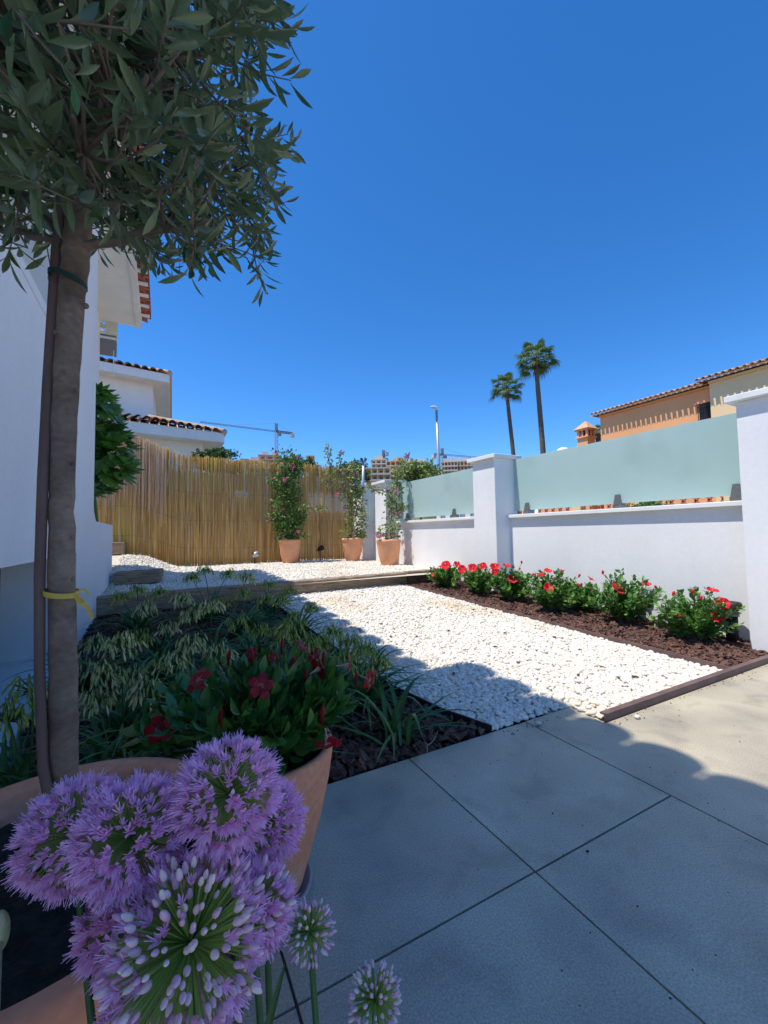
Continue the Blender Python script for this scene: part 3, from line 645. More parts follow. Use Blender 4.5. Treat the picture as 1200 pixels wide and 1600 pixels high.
for k in range(84):
    a = rng.uniform(0, 6.283); rad_ = .265*math.sqrt(rng.random()); hh = (.245-.9*rad_**2)*rng.uniform(.65, 1.05)
    base = np.array([QC[0]+.4*rad_*math.cos(a), QC[1]+.4*rad_*math.sin(a), .36]); tip = np.array([QC[0]-.02+rad_*1.08*math.cos(a), QC[1]+.02+rad_*math.sin(a), .365+max(.02, hh)])
    mid = (base+tip)/2+np.array([0, 0, .04]); tips.append(tip)
    pts = [base, mid, tip]; bs.tube(pts, [.003, .0025, .0018], 5)
    d = tip-mid; d /= np.linalg.norm(d)
    for t in np.linspace(.25, 1, 8):
        c = base*(1-t)**2+2*mid*t*(1-t)+tip*t*t; s0 = rng.uniform(0, 6.28)
        for s_ in (0, math.pi):
            pr = rots(d[None])[0]; sd = pr[:, 0]*math.cos(s0+s_)+pr[:, 1]*math.sin(s0+s_)
            LP.append(c); LA.append(sd*1.0+d*(.5+.6*t)+rng.normal(0, .15, 3)+np.array([0, 0, .15])); LS.append(rng.uniform(.045, .078)*(1-.2*(t > .9)))
b.inst(dl, df, rots(LA, math.pi+rng.normal(0, .4, len(LA)))*np.array(LS)[:, None, None], np.array(LP)); under(dip, bs, 'stems', stemg); under(dip, b, 'foliage', diplleaf, True)
for (px, py, dep, ax, sc) in ((310, 1062, 1.05, (-.6, -.3, .3), .045), (408, 1072, 1.02, (.35, -.7, .1), .042), (498, 1045, 1.22, (.9, -.2, .3), .042), (545, 1040, 1.15, (.8, -.5, -.1), .045), (578, 1062, 1.2, (.7, -.6, -.1), .045), (512, 1162, 1.0, (.25, -.9, -.45), .046), (247, 1140, 1.02, (-.6, -.7, .1), .044), (262, 1128, 1.08, (.1, -.9, .2), .038), (474, 1010, 1.35, (.2, -.4, .6), .04), (490, 1025, 1.3, (-.5, -.5, .4), .036), (524, 1030, 1.32, (.5, -.2, .7), .032), (392, 1022, 1.3, (-.3, -.6, .6), .03), (430, 1028, 1.28, (.1, -.7, .5), .03)):
    b = MB(); trumpet(b, at_d(px, py, dep), np.array(ax, float)+rng.normal(0, .25, 3), sc*.78, rng.uniform(0, 6)); under(dip, b, 'flower', [crim, pinkt])
for (px, py, dep) in ((393, 1030, 1.2), (418, 1035, 1.22), (458, 1038, 1.22), (505, 1030, 1.25), (345, 1125, 1.0), (503, 1120, 1.0), (478, 1060, 1.15), (357, 1030, 1.2), (440, 1012, 1.3), (556, 1065, 1.2)):
    b = MB(); p_ = at_d(px, py, dep); b.tube([p_+[0, 0, -.02], p_, p_+[.002, 0, .016], p_+[.003, 0, .026]], [.002, .0045, .006, .001], 8); under(dip, b, 'bud', crim, True)

# ------------------------------------------------------------------ alliums in the foreground
pet, petf = leaf_t(1, .44, .3, -.18, 3, .45, 0.0)
def unit(v): v = np.asarray(v, float); return v/np.linalg.norm(v)
AP = np.array([.07, .14])
apot = empty('allium_pot', (AP[0], AP[1], 0), 'round terracotta pot just below the frame holding the purple alliums', 'pot')
b = MB(); b.lathe([(0, 0), (.10, 0), (.14, .18), (.15, .20), (.15, .225), (.135, .225), (.13, .19), (0, .19)], (AP[0], AP[1], 0), 40); under(apot, b, 'pot', terra, True)
HEADS = [  # px, py, depth, radius px, openness, label
 (357, 1240, .42, 84, 1.0, 'tallest round purple allium at centre, fully open above the others'),
 (118, 1302, .44, 84, 1.0, 'leftmost fully open purple allium over planter soil'),
 (205, 1305, .40, 84, 1.0, 'fluffy purple allium overlapping the leftmost one'),
 (412, 1285, .50, 64, 1.0, 'purple allium half hidden behind the tallest one'),
 (298, 1472, .36, 128, .35, 'large half open allium with green centre and pale buds, lowest in front'),
 (395, 1420, .42, 62, .6, 'pale lilac allium tucked right of the large half open one'),
 (200, 1440, .43, 72, .9, 'purple allium in shade behind the large half open one'),
 (245, 1580, .38, 84, .9, 'purple allium cut by the bottom edge below the large one'),
 (484, 1455, .45, 40, .0, 'small green allium bud head with lilac tips beside terracotta pot'),
 (586, 1560, .42, 44, .0, 'small green allium bud head lowest right on grey slabs')]
for n_, (px, py, dep, rp, op, label) in enumerate(HEADS):
    c = at_d(px, py, dep); R = rp*dep/F
    root = empty('allium', (AP[0]+rng.uniform(-.06, .06), AP[1]+rng.uniform(-.04, .04), .19), label, 'flower', 'purple alliums in the foreground')
    bx = np.array(root.location); t = np.linspace(0, 1, 14)[:, None]; m_ = np.array([c[0]*.8+bx[0]*.2, c[1]*.75+bx[1]*.25, bx[2]*.55+c[2]*.45]); m_[2] -= .04
    pts = (1-t)**2*bx+2*t*(1-t)*m_+t*t*c
    b = MB(); b.tube(pts, np.linspace(.0042, .0032, 14), 10); under(root, b, 'stem', alst, True)
    N_ = int(300 if op > .5 else (460 if op > .1 else 130)); D = sphere_dirs(N_, .10)
    D = D[(D[:, 2] > -.97)]
    if op == 0: D = D[D[:, 2] > -.75]
    rr_ = R*(rng.uniform(.80, 1.0, len(D)) if op > .5 or op == 0 else rng.uniform(.58, 1.0, len(D))**.7)
    # pedicels
    b = MB(); b.m = 0
    tv = np.array([(.0, .0, .05), (.0075, 0, .9), (-.004, .0065, .9), (-.004, -.0065, .9), (.0075, 0, .05), (-.004, .0065, .05), (-.004, -.0065, .05)])
    tf = np.array([(4, 1, 2, 5), (5, 2, 3, 6), (6, 3, 1, 4)])
    wpd = (.00095 if op < .5 else .00075)/R/.0075
    tv = tv*np.array([wpd, wpd, 1]); b.inst(tv, tf, rots(D)*rr_[:, None, None]*np.array([1, 1, 1.0]), np.tile(c, (len(D), 1)))
    opened = rng.random(len(D)) < (op if op > .5 else (.12 if op > 0 else 0))
    if op == .35: opened |= (D @ unit(EYE-c) < .55)&(rng.random(len(D)) < .42)
    # closed buds
    Dc = D[~opened]; rc_ = rr_[~opened]; V0, F0 = ico(1); bud = V0*np.array([.0021, .0021, .0042]); bud[:, :2] *= (1.0-.28*V0[:, 2:3]); bud[:, 2] += .002
    b.m = 1; b.inst(bud, F0, rots(Dc)*rng.uniform(.8, 1.3, len(Dc))[:, None, None]*(.72 if op == 0 else 1.12), c+Dc*(rc_*.92)[:, None])
    Do = D[opened]; ro = rr_[opened]
    if len(Do):
        base = c+Do*(ro*.86)[:, None]
        for k in range(6):
            a = k*math.pi/3+rng.uniform(0, .5, len(Do)); M0 = rots(Do); side = M0[:, :, 0]*np.cos(a)[:, None]+M0[:, :, 1]*np.sin(a)[:, None]
            ax = Do*rng.uniform(.55, .95, len(Do))[:, None]+side*.62
            b.m = 2; b.inst(pet, petf, rots(ax)*(rng.uniform(.0080, .0110, len(Do)))[:, None, None], base)
            # stamens: thin blades reaching beyond the petals
            b.m = 3; stv = np.array([(-.028, 0, 0), (.028, 0, 0), (.016, 0, 1), (-.016, 0, 1), (0, -.028, 0), (0, .028, 0), (0, .016, 1), (0, -.016, 1)]); stf = np.array([(0, 1, 2, 3), (4, 5, 6, 7)])
            ax = Do*1.0+side*rng.uniform(.12, .38, len(Do))[:, None]
            b.inst(stv, stf, rots(ax)*rng.uniform(.009, .0150, len(Do))[:, None, None], base)
    under(root, b, 'flower_head', [algr, lilacd, lilac, filam])
# long stem leaves in the front
b = MB()
for (pts) in ([(408, 1640, .37), (430, 1560, .38), (447, 1500, .39)], [(360, 1640, .40), (372, 1585, .41), (390, 1525, .41)]):
    P = np.array([at_d(*q) for q in pts]); t = np.linspace(0, 1, 8)[:, None]; C = (1-t)**2*P[0]+2*t*(1-t)*P[1]+t*t*P[2]; W_ = .0045*(1-t[:, 0])**.6
    C = np.concatenate([[np.array([AP[0], AP[1]+.05, .2])], C]); W_ = np.concatenate([[.005], W_])
    V = []
    for i, c_ in enumerate(C): V += [c_-_r*W_[i], c_+_w*.002, c_+_r*W_[i]]
    b.add(V, [(3*i, 3*i+1, 3*i+4, 3*i+3) for i in range(len(C)-1)]+[(3*i+1, 3*i+2, 3*i+5, 3*i+4) for i in range(len(C)-1)])
under(apot, b, 'leaf_blades', alst, True)
b = MB(); c = at_d(0, 1455, .40); V0, F0 = ico(2); b.add(V0*np.array([.0075, .0075, .019])+c, F0); b.tube([np.array([AP[0]-.05, AP[1], .2]), (c+np.array([AP[0]-.05, AP[1], .2]))/2+np.array([-.03, 0, 0]), c], .0022, 6)
tag(b.build('allium_bud', mat('bud_pale', (.45, .44, .28), (.30, .36, .16), scale=200, rough=.6), smooth=True), 'pale green pointed bud peeking in at left frame edge', 'flower bud')

# ------------------------------------------------------------------ agapanthus in the shaded bed
sl_v, sl_f = leaf_t(1, .05, .5, .0, 8, .35, 0)
def agapanthus(bx, by, heads, nleaf, label, pale):
    z0 = float(gz(bx, by))
    root = empty('agapanthus', (bx, by, z0), label, 'agapanthus', 'agapanthus clumps going to seed in the shaded bed')
    b = MB()
    for k in range(nleaf):
        a = rng.uniform(0, 6.283); L = rng.uniform(.34, .60); up = rng.uniform(.35, 1.3); t = np.linspace(0, 1, 9); out = L*np.sin(np.minimum(1.3, .3+t*1.0))*t/(up+.35)**.4*.8
        zz = L*up*.75*(t-.62*t**2.2)*1.3; w_ = .0095*np.sin(np.pi*(.12+.86*t)**.75)+.0006; dx, dy = math.cos(a), math.sin(a); V = []
        b0 = np.array([bx+rng.normal(0, .03), by+rng.normal(0, .03), z0])
        for i in range(9):
            c_ = b0+np.array([dx*out[i], dy*out[i], zz[i]]); sd = np.array([-dy, dx, 0])*w_[i]; V += [c_-sd, c_-np.array([0, 0, w_[i]*.5]), c_+sd]
        b.add(V, [(3*i, 3*i+1, 3*i+4, 3*i+3) for i in range(8)]+[(3*i+1, 3*i+2, 3*i+5, 3*i+4) for i in range(8)])
    under(root, b, 'leaves', strap, True)
    pv, pf = leaf_t(1, .17, .9, .0, 3, .6, .0)
    for h in heads:
        h = np.array(h); b = MB(); s0 = np.array([bx+rng.normal(0, .025), by+rng.normal(0, .025), z0]); m_ = (s0+h)/2+np.array([0, 0, .06]); t = np.linspace(0, 1, 8)[:, None]
        b.m = 0; b.tube((1-t)**2*s0+2*t*(1-t)*m_+t*t*h, .0034, 6)
        D = rdirs(70); D[:, 2] = np.where(D[:, 2] < -.25, -D[:, 2], D[:, 2]); D /= np.linalg.norm(D, axis=1)[:, None]; D = D[:64]
        ends = []
        for d in D:
            L = rng.uniform(.035, .085); e = h+d*L+np.array([0, 0, .004]); b.m = 0
            b.tube([h, h+d*L*.6+np.array([0, 0, .004]), e], [.0011, .001, .001], 4, caps=False); ends.append(e)
        ends = np.array(ends); dn = np.stack([(ends[:, 0]-h[0])*5, (ends[:, 1]-h[1])*5, -np.full(len(ends), .9)], 1)+rng.normal(0, .22, (len(ends), 3))
        b.m = 1 if not pale else 2
        for s_ in (0, 2.1, 4.2): b.inst(pv, pf, rots(dn, np.full(len(ends), s_)+rng.normal(0, .3, len(ends)))*rng.uniform(.030, .052, len(ends))[:, None, None], ends)
        under(root, b, 'seed_head', [stemg, podm, podw], True)
AG = [  # base px is derived from heads: (head pixels, y of the clump), pale
 ([(190, 1010), (165, 1058), (208, 1062)], 2.35, 1, 'agapanthus with pale whitish seed heads just right of the olive trunk'),
 ([(52, 1082), (14, 1128)], 1.95, 0, 'agapanthus leaning left over the white plinth behind the stake'),
 ([(285, 940), (228, 955), (262, 985)], 3.4, 1, 'pale yellowing agapanthus clump in the middle left of bed'),
 ([(300, 1010), (340, 1025), (270, 1040)], 2.5, 1, 'cream tipped agapanthus behind the dipladenia foliage'),
 ([(320, 893), (355, 898), (300, 905)], 4.6, 0, 'agapanthus with upright green heads farthest back by sleeper'),
 ([(250, 928), (215, 925), (188, 935)], 4.3, 0, 'agapanthus near the low white wall and sleeper step'),
 ([(380, 930), (415, 938), (350, 945)], 3.9, 0, 'agapanthus with brownish heads in front of long sleeper'),
 ([(440, 940), (488, 952), (462, 965)], 3.5, 0, 'green agapanthus leaning over the sleeper end towards pebbles'),
 ([(405, 990), (372, 975), (440, 1000)], 2.9, 0, 'agapanthus in the bed centre above the crimson flowers'),
 ([(520, 990), (548, 1005), (500, 1010)], 2.55, 0, 'agapanthus drooping over black edging near the pebbles'),
 ([(572, 1020), (590, 1042), (540, 1035)], 2.15, 0, 'rightmost agapanthus hanging over the shaded pebbles'),
 ([(230, 1085), (150, 1100)], 2.0, 1, 'low agapanthus with white tips beside the planter rim'),
 ([(330, 950), (385, 905), (300, 965)], 3.1, 1, 'tan headed agapanthus in the middle of the bed'),
 ([(420, 915), (452, 925), (400, 960)], 4.4, 0, 'agapanthus just before the shaded half of long sleeper'),
 ([(250, 1040), (215, 1000), (290, 1075)], 2.9, 0, 'green agapanthus behind the pale clump by the trunk'),
 ([(130, 1050), (150, 1010)], 3.0, 1, 'agapanthus half hidden by trunk at the white wall foot'),
 ([(480, 1010), (455, 985)], 2.2, 0, 'agapanthus rising right behind the dipladenia flowers')]
for hp, yy, pale, label in AG:
    hs = []
    for (px, py) in hp:
        hs.append(at_y(px, py, yy+rng.uniform(-.12, .12)))
    bx = float(np.mean([h[0] for h in hs])); bx = min(max(bx, -.5), float(xl(yy))-.12)
    agapanthus(bx, yy, hs, 62, label, pale)
agapanthus(.98, 1.78, [], 22, 'headless agapanthus tuft of strap leaves right of the terracotta pot', 0)
agapanthus(.30, 1.9, [], 40, 'leafy agapanthus clump hidden low behind the dipladenia', 0)
agapanthus(-.2, 1.75, [], 40, 'leafy agapanthus clump between planter and white wall', 0)
agapanthus(.55, 3.0, [], 34, 'leafy agapanthus clump in the shaded bed centre', 0)

# ------------------------------------------------------------------ hibiscus row
hl_v, hl_f = leaf_t(1, .62, .3, .25, 5, .42, .12)
def petal5(b, pos, ax, sc):
    M = rots(np.array([ax]), np.array([rng.uniform(0, 6)]))[0]*sc
    b.m = 0; cup = rng.uniform(1.0, 2.3)
    for k in range(5):
        a = 6.283*k/5; R2 = np.array([[math.cos(a), -math.sin(a), 0], [math.sin(a), math.cos(a), 0], [0, 0, 1]])
        v = np.array([(.03, -.05, 0), (.03, .05, 0), (.4, -.36, .22), (.42, 0, .16), (.4, .40, .26), (.80, -.58, .36), (.9, 0, .26), (.78, .60, .40), (1.0, -.28, .26), (1.04, .28, .28)])
        v[:, 2] = v[:, 2]*cup+rng.normal(0, .04, 10); v[:, :2] *= 1.25-.25*cup; v2 = (v @ R2.T) @ M.T+pos
        b.add(v2, [(0, 1, 3), (0, 3, 2), (1, 4, 3), (2, 3, 6, 5), (3, 4, 7, 6), (5, 6, 9, 8), (6, 7, 9)])
    b.m = 1; ax = unit(ax); b.tube([pos, pos+ax*sc*.75, pos+ax*sc*.9], [sc*.05, sc*.05, sc*.09], 6)
def hibiscus(x, y, w_, h_, flowers, buds, label):
    z0 = float(gz(x, y))+.01
    root = empty('hibiscus_bush', (x, y, z0), label, 'hibiscus', 'red hibiscus bushes along the wall bed')
    bs = MB(); LP = []; LA = []; LS = []
    ntip = 40
    for k in range(ntip):
        a = rng.uniform(0, 6.283); r_ = w_*math.sqrt(rng.random()); hh = h_*(1-.38*(r_/w_)**2)*rng.uniform(.6, 1.12)
        base = np.array([x+.12*r_*math.cos(a), y+.12*r_*math.sin(a), z0]); tip = base+np.array([r_*math.cos(a), r_*math.sin(a), hh]); mid = base*.5+tip*.5+np.array([0, 0, .03])
        bs.tube([base, mid, tip], [.004, .003, .0018], 5); d = tip-mid; d /= np.linalg.norm(d)
        for t in np.linspace(.22, 1.0, 15):
            c = base*(1-t)**2+2*mid*t*(1-t)+tip*t*t; aa = rng.uniform(0, 6.28); pr = rots(d[None])[0]
            for s_ in (0, 2.3):
                sd = pr[:, 0]*math.cos(aa+s_)+pr[:, 1]*math.sin(aa+s_); LP.append(c); LA.append(sd+d*.45+rng.normal(0, .2, 3)); LS.append(rng.uniform(.052, .088)*(1-.25*t))
    b = MB(); b.inst(hl_v, hl_f, rots(LA, math.pi+rng.normal(0, .5, len(LA)))*np.array(LS)[:, None, None], np.array(LP))
    under(root, bs, 'stems', twigm); under(root, b, 'foliage', greenleaf, True)
    for (p_, ax, sc) in flowers: b = MB(); petal5(b, p_, np.array(ax, float), sc); under(root, b, 'flower', [redp, yelp])
    for p_ in buds:
        if rng.random() < .42:
            b = MB(); petal5(b, p_, np.array([rng.normal(-.3, .4), rng.normal(-.3, .3), 1.0]), rng.uniform(.036, .050)); under(root, b, 'flower', [redp, yelp]); continue
        b = MB(); d = unit(rng.normal(0, .35, 3)+[0, 0, 1]); b.m = 0; b.tube([p_-d*.016, p_-d*.004, p_+d*.008, p_+d*.020, p_+d*.027], [.005, .010, .013, .010, .003], 8); b.m = 1; g0 = np.array([x, y, z0+h_*.45])*.55+p_*.45; b.tube([g0, g0*.5+p_*.5+np.array([0, 0, .01]), p_-d*.012], [.003, .0025, .003], 5); under(root, b, 'bud', [redp, stemg], True)
HB = [  # px, base py, half width px, top py, flowers px, buds px
 (700, 925, 30, 888, [(697, 884), (713, 884)], [(681, 889), (688, 887), (678, 899)], 'small hibiscus farthest along the row, beside the dark sleeper'),
 (748, 936, 30, 890, [(722, 890), (739, 888), (755, 886), (773, 888)], [(734, 886)], 'hibiscus with four red flowers, second from far end'),
 (800, 946, 34, 893, [(791, 887), (802, 906), (772, 895)], [(815, 879), (812, 889)], 'hibiscus in front of the middle pillar with a raised bud'),
 (866, 962, 42, 902, [(856, 920)], [(856, 893), (877, 893), (846, 900), (888, 936), (905, 938), (832, 898), (905, 900)], 'hibiscus with one wide open bloom centred left of bed'),
 (914, 962, 24, 918, [], [(908, 914), (930, 935)], 'small flowerless hibiscus filling the gap in mid row'),
 (977, 980, 48, 905, [(963, 922)], [(922, 906), (942, 895), (905, 915), (1010, 915), (1025, 918)], 'hibiscus with a single coral bloom, second nearest'),
 (1090, 1008, 56, 932, [(1118, 962), (1128, 944)], [(1082, 925), (1113, 924), (1052, 928), (1095, 935), (1060, 965)], 'largest nearest hibiscus with bright bloom next to bollard light')]
for (px, pyb, hw, pyt, fl, bu, label) in HB:
    z = .05
    for _ in range(12): g_ = at_z(px, pyb-6, z); z = float(gz(g_[0], g_[1]))
    dep = (g_-EYE) @ _w; h_ = (pyb-8-pyt)*dep/F*1.1; w_ = hw*dep/F*1.0
    gy = g_[1]
    def onb(q, k=.0): return at_d(q[0], q[1], dep-w_*.45*rng.uniform(.2, 1.0)-k)
    fw_ = [(onb(q, .03), (-.5+rng.normal(0, .4), -.6, .6+rng.normal(0, .35)), rng.uniform(.058, .075)) for q in fl]
    hibiscus(g_[0], g_[1], w_, h_, fw_, [onb(q) for q in bu], label)
# bollard light by the near pillar
p = at_x(1153, 1005, 4.28); bp = (4.30, 1.78, 0)
bo = empty('bollard_light', bp, 'dark capped bollard light standing against the near pillar', 'garden light')
b = MB(); b.lathe([(0, 0), (.045, 0), (.045, .24), (.0, .24)], bp, 24); under(bo, b, 'post', black, True)
b = MB(); b.lathe([(0, .30), (.075, .30), (.078, .31), (.078, .345), (.07, .36), (0, .37)], bp, 28); under(bo, b, 'cap', iron, True)
b = MB(); b.lathe([(.03, .24), (.06, .245), (.045, .27), (.05, .30)], bp, 24); under(bo, b, 'reflector', greyp, True)
# two little spotlights at the reed fence
for (px, py, label) in ((398, 868, 'small silver spotlight at fence foot left of first pot'), (500, 858, 'small black spotlight on a spike between two pots')):
    q = at_y(px, py, 8.85); z0 = float(gz(q[0], 8.85)); r = empty('spotlight', (q[0], 8.85, z0), label, 'garden light', 'spotlights along the reed fence')
    b = MB(); b.tube([(q[0], 8.85, z0), (q[0], 8.85, q[2]-.02)], .012, 8); under(r, b, 'spike', black)
    b = MB(); b.tube([(q[0]+.05, 8.80, q[2]+.04), (q[0]-.01, 8.86, q[2]), (q[0]-.04, 8.89, q[2]-.03)], [.06, .05, .025], 14); under(r, b, 'lamp_head', galv if px < 450 else black, True)
    b = MB(); b.box((q[0], 8.86, q[2]+.05), (.13, .10, .012)); under(r, b, 'visor', black)

# ------------------------------------------------------------------ three pots with bougainvillea
bl_v, bl_f = leaf_t(1, .68, .3, .15, 3, .4, .1)
def boug(px, py_base, y, rpx, hpx, col, nleaf, nbr, label, plabel, leafm, stems, spread=1.0):
    q = at_y(px, py_base, y); z0 = float(gz(q[0], y)); dep = (q-EYE) @ _w; R = rpx*dep/F; H = hpx*dep/F
    r = empty('terracotta_pot', (q[0], y, z0), plabel, 'pot', 'terracotta pots on the pebble terrace')
    c = (q[0], y, z0)
    b = MB(); b.lathe([(0, 0), (R*.60, 0), (R*.68, .02), (R*.86, H*.35), (R*.98, H*.75), (R*1.0, H*.86), (R*1.05, H*.88), (R*1.06, H*.97), (R*1.02, H), (R*.93, H), (R*.9, H*.9), (0, H*.88)], c, 48); under(r, b, 'pot', terra_far, True)
    b = MB(); b.lathe([(0, H*.905), (R*.91, H*.90)], c, 30); under(r, b, 'soil', soilm)
    root = empty('bougainvillea', (q[0], y, z0+H*.9), label, 'bougainvillea', 'potted bougainvilleas on the terrace'); bs = MB(); LP = []; LA = []; BP = []
    for (x0p, y0p, x1p, y1p, wpx) in stems:      # a stem from pot up: pixel targets in the plane y
        a = at_y(x0p, y0p, y); e = at_y(x1p, y1p, y); wv = wpx*dep/F; n_ = max(6, int(np.linalg.norm(e-a)/.06)); ph = rng.uniform(0, 6)
        pts = [a*(1-t)+e*t+np.array([math.sin(t*9+ph)*wv*.25, math.cos(t*7+ph)*wv*.3, 0]) for t in np.linspace(0, 1, n_)]; bs.tube(pts, np.linspace(.010, .004, n_), 6)
        L_ = np.linalg.norm(e-a); nl = int(nleaf*L_*max(.35, wpx/20.))
        for _ in range(nl):
            t = rng.random(); c_ = np.array(pts[int(t*(n_-1))]); rr_ = wv*(.35+.65*rng.random())*(1-.45*t*(wpx < 15)); d = rdirs(1)[0]; pos = c_+d*rr_*np.array([1, .8, .8])
            if pos[2] < z0+H*1.02: continue
            if rng.random() < nbr*(.4+1.2*t): BP.append(pos)
            else: LP.append(pos); LA.append(d+np.array([0, 0, -.2])+rng.normal(0, .4, 3))
            if rng.random() < .07: bs.tube([c_, pos], [.004, .002], 4)
    LP = np.array(LP); b = MB(); b.inst(bl_v, bl_f, rots(LA, rng.uniform(0, 6.28, len(LP)))*rng.uniform(.045, .078, len(LP))[:, None, None], LP)
    under(root, bs, 'stems', twigm, True); under(root, b, 'foliage', leafm, True)
    if BP:
        BP = np.array(BP)[rng.permutation(len(BP))][:34]
        for c_ in BP: n_ = 11; b = MB(); b.inst(bl_v, bl_f, rots(rdirs(n_), rng.uniform(0, 6.28, n_))*rng.uniform(.04, .065, n_)[:, None, None], c_+rng.normal(0, .018, (n_, 3))); under(root, b, 'bract_cluster', magen, True)
    return r
boug(453, 879, 8.72, 16.5, 37, 0, 700, .035, 'tall full bougainvillea column with magenta bracts at the fence', 'leftmost terracotta pot against the reed fence', bougl,
     [(450, 838, 444, 760, 22), (455, 838, 456, 780, 24), (450, 770, 452, 730, 16), (458, 830, 474, 800, 12), (446, 822, 424, 798, 10), (455, 745, 464, 725, 16), (452, 780, 446, 706, 20), (458, 740, 470, 712, 14), (440, 820, 418, 805, 12), (440, 760, 420, 745, 12), (452, 842, 452, 800, 16)])
boug(551, 876, 8.42, 15.5, 36, 0, 440, .012, 'lanky bougainvillea with tall wispy shoots in middle pot', 'middle terracotta pot in the corner by the wall', bougy,
     [(552, 845, 556, 790, 22), (555, 800, 560, 755, 14), (552, 790, 535, 740, 18), (535, 740, 515, 730, 16), (515, 740, 512, 690, 7), (530, 735, 532, 702, 6), (556, 770, 552, 725, 14), (540, 745, 550, 722, 14), (520, 760, 503, 745, 9), (553, 842, 568, 830, 14), (470, 792, 512, 795, 5)])
boug(608, 881, 7.15, 18.5, 40, 0, 440, .012, 'loose bougainvillea climbing in front of the far pillar', 'rightmost terracotta pot in front of the far pillar', bougy,
     [(610, 842, 615, 790, 15), (616, 795, 622, 745, 14), (618, 755, 628, 725, 9), (604, 842, 592, 828, 13), (612, 790, 605, 765, 9), (625, 745, 615, 730, 10), (618, 800, 638, 790, 9), (600, 768, 575, 762, 7), (626, 725, 640, 708, 8)])

# ------------------------------------------------------------------ large-leaved shrub behind the house corner
def palmate(n, spread, L):
    V = []; Fq = []
    for k in range(n):
        a = (k-(n-1)/2)*spread; lv_, lf_ = leaf_t(L*(1-.30*abs(k-(n-1)/2)/((n-1)/2)), .30, .3, .18, 4, .5, .0); ca, sa = math.cos(a), math.sin(a)
        v = lv_.copy(); x = v[:, 0]*ca+v[:, 2]*sa; z = -v[:, 0]*sa+v[:, 2]*ca; v[:, 0] = x; v[:, 2] = z; Fq.append(lf_+len(V)*len(lv_)); V.append(v)
    return np.concatenate(V), np.concatenate(Fq)
fat = empty('fatsia_shrub', (-.72, 7.0, .45), 'large leaved green shrub leaning out past the house corner', 'shrub')
pv, pf = palmate(7, .52, 1.0); b = MB(); bs = MB(); pos = []; ax = []
for k in range(120):
    py = rng.uniform(610, 765); lim = np.interp(py, [600, 640, 690, 735, 775], [162, 190, 207, 214, 165]); px = rng.uniform(134, lim-6)
    q = at_y(px, py, rng.uniform(5.6, 6.3)); pos.append(q); ax.append(np.array([.35+rng.normal(0, .35), -.45+rng.normal(0, .25), -.65+rng.normal(0, .35)]))
    bs.tube([q, q*.6+np.array([-.7, 6.2, q[2]-.1])*.4, [-.95, 6.7, max(1.45, q[2]-.35)]], [.003, .004, .006], 5)
bs.tube([(-.88, 7.97, .45), (-.90, 7.97, 1.2), (-.85, 7.2, 1.6), (-.75, 6.6, 2.0)], [.03, .025, .02, .01], 8)
pos = np.array(pos); b.inst(pv, pf, rots(ax, math.pi+rng.normal(0, .4, len(ax)))*rng.uniform(.15, .24, len(ax))[:, None, None], pos-np.array(ax)*.04)
under(fat, bs, 'stems', stemg, True); under(fat, b, 'foliage', fatl, True)

# bushes behind the fence and wall
def bush(name, c, R, n, m, label, lsz=(.05, .09), cat='bush', twigs=True):
    root = empty(name, (c[0], c[1], 0), label, cat); b = MB(); bs = MB(); c = np.array(c, float); R = np.array(R, float)
    for k in range(14):
        d = rdirs(1)[0]; d[2] = abs(d[2])*.8; e = c+d*R*.95; bs.tube([(c[0], c[1], 0), c-np.array([0, 0, R[2]*.5]), e], [.03, .02, .006], 5)
    cl = c+rdirs(26)*R*(rng.random(26)**.4)[:, None]*.85
    P = cl[rng.integers(0, 26, n)]+rdirs(n)*(rng.random(n)**.5)[:, None]*R*.34
    b.inst(bl_v, bl_f, rots(rdirs(n), rng.uniform(0, 6.28, n))*rng.uniform(*lsz, n)[:, None, None], P)
    under(root, bs, 'branches', twigm); under(root, b, 'foliage', m, True); return root
q = at_y(340, 716, 10.9); bush('garden_bush', (q[0], 10.9, q[2]-.1), (.55, .4, .42), 3200, bushm, 'dark green bush rising behind reed fence below the tiled eave')
q = at_x(656, 735, 5.6); bush('garden_bush', (q[0], q[1], q[2]-.15), (.55, .5, .52), 4200, bougy, 'leafy bush rising behind the far glass screen')
q = at_x(470, 750, 3.6)

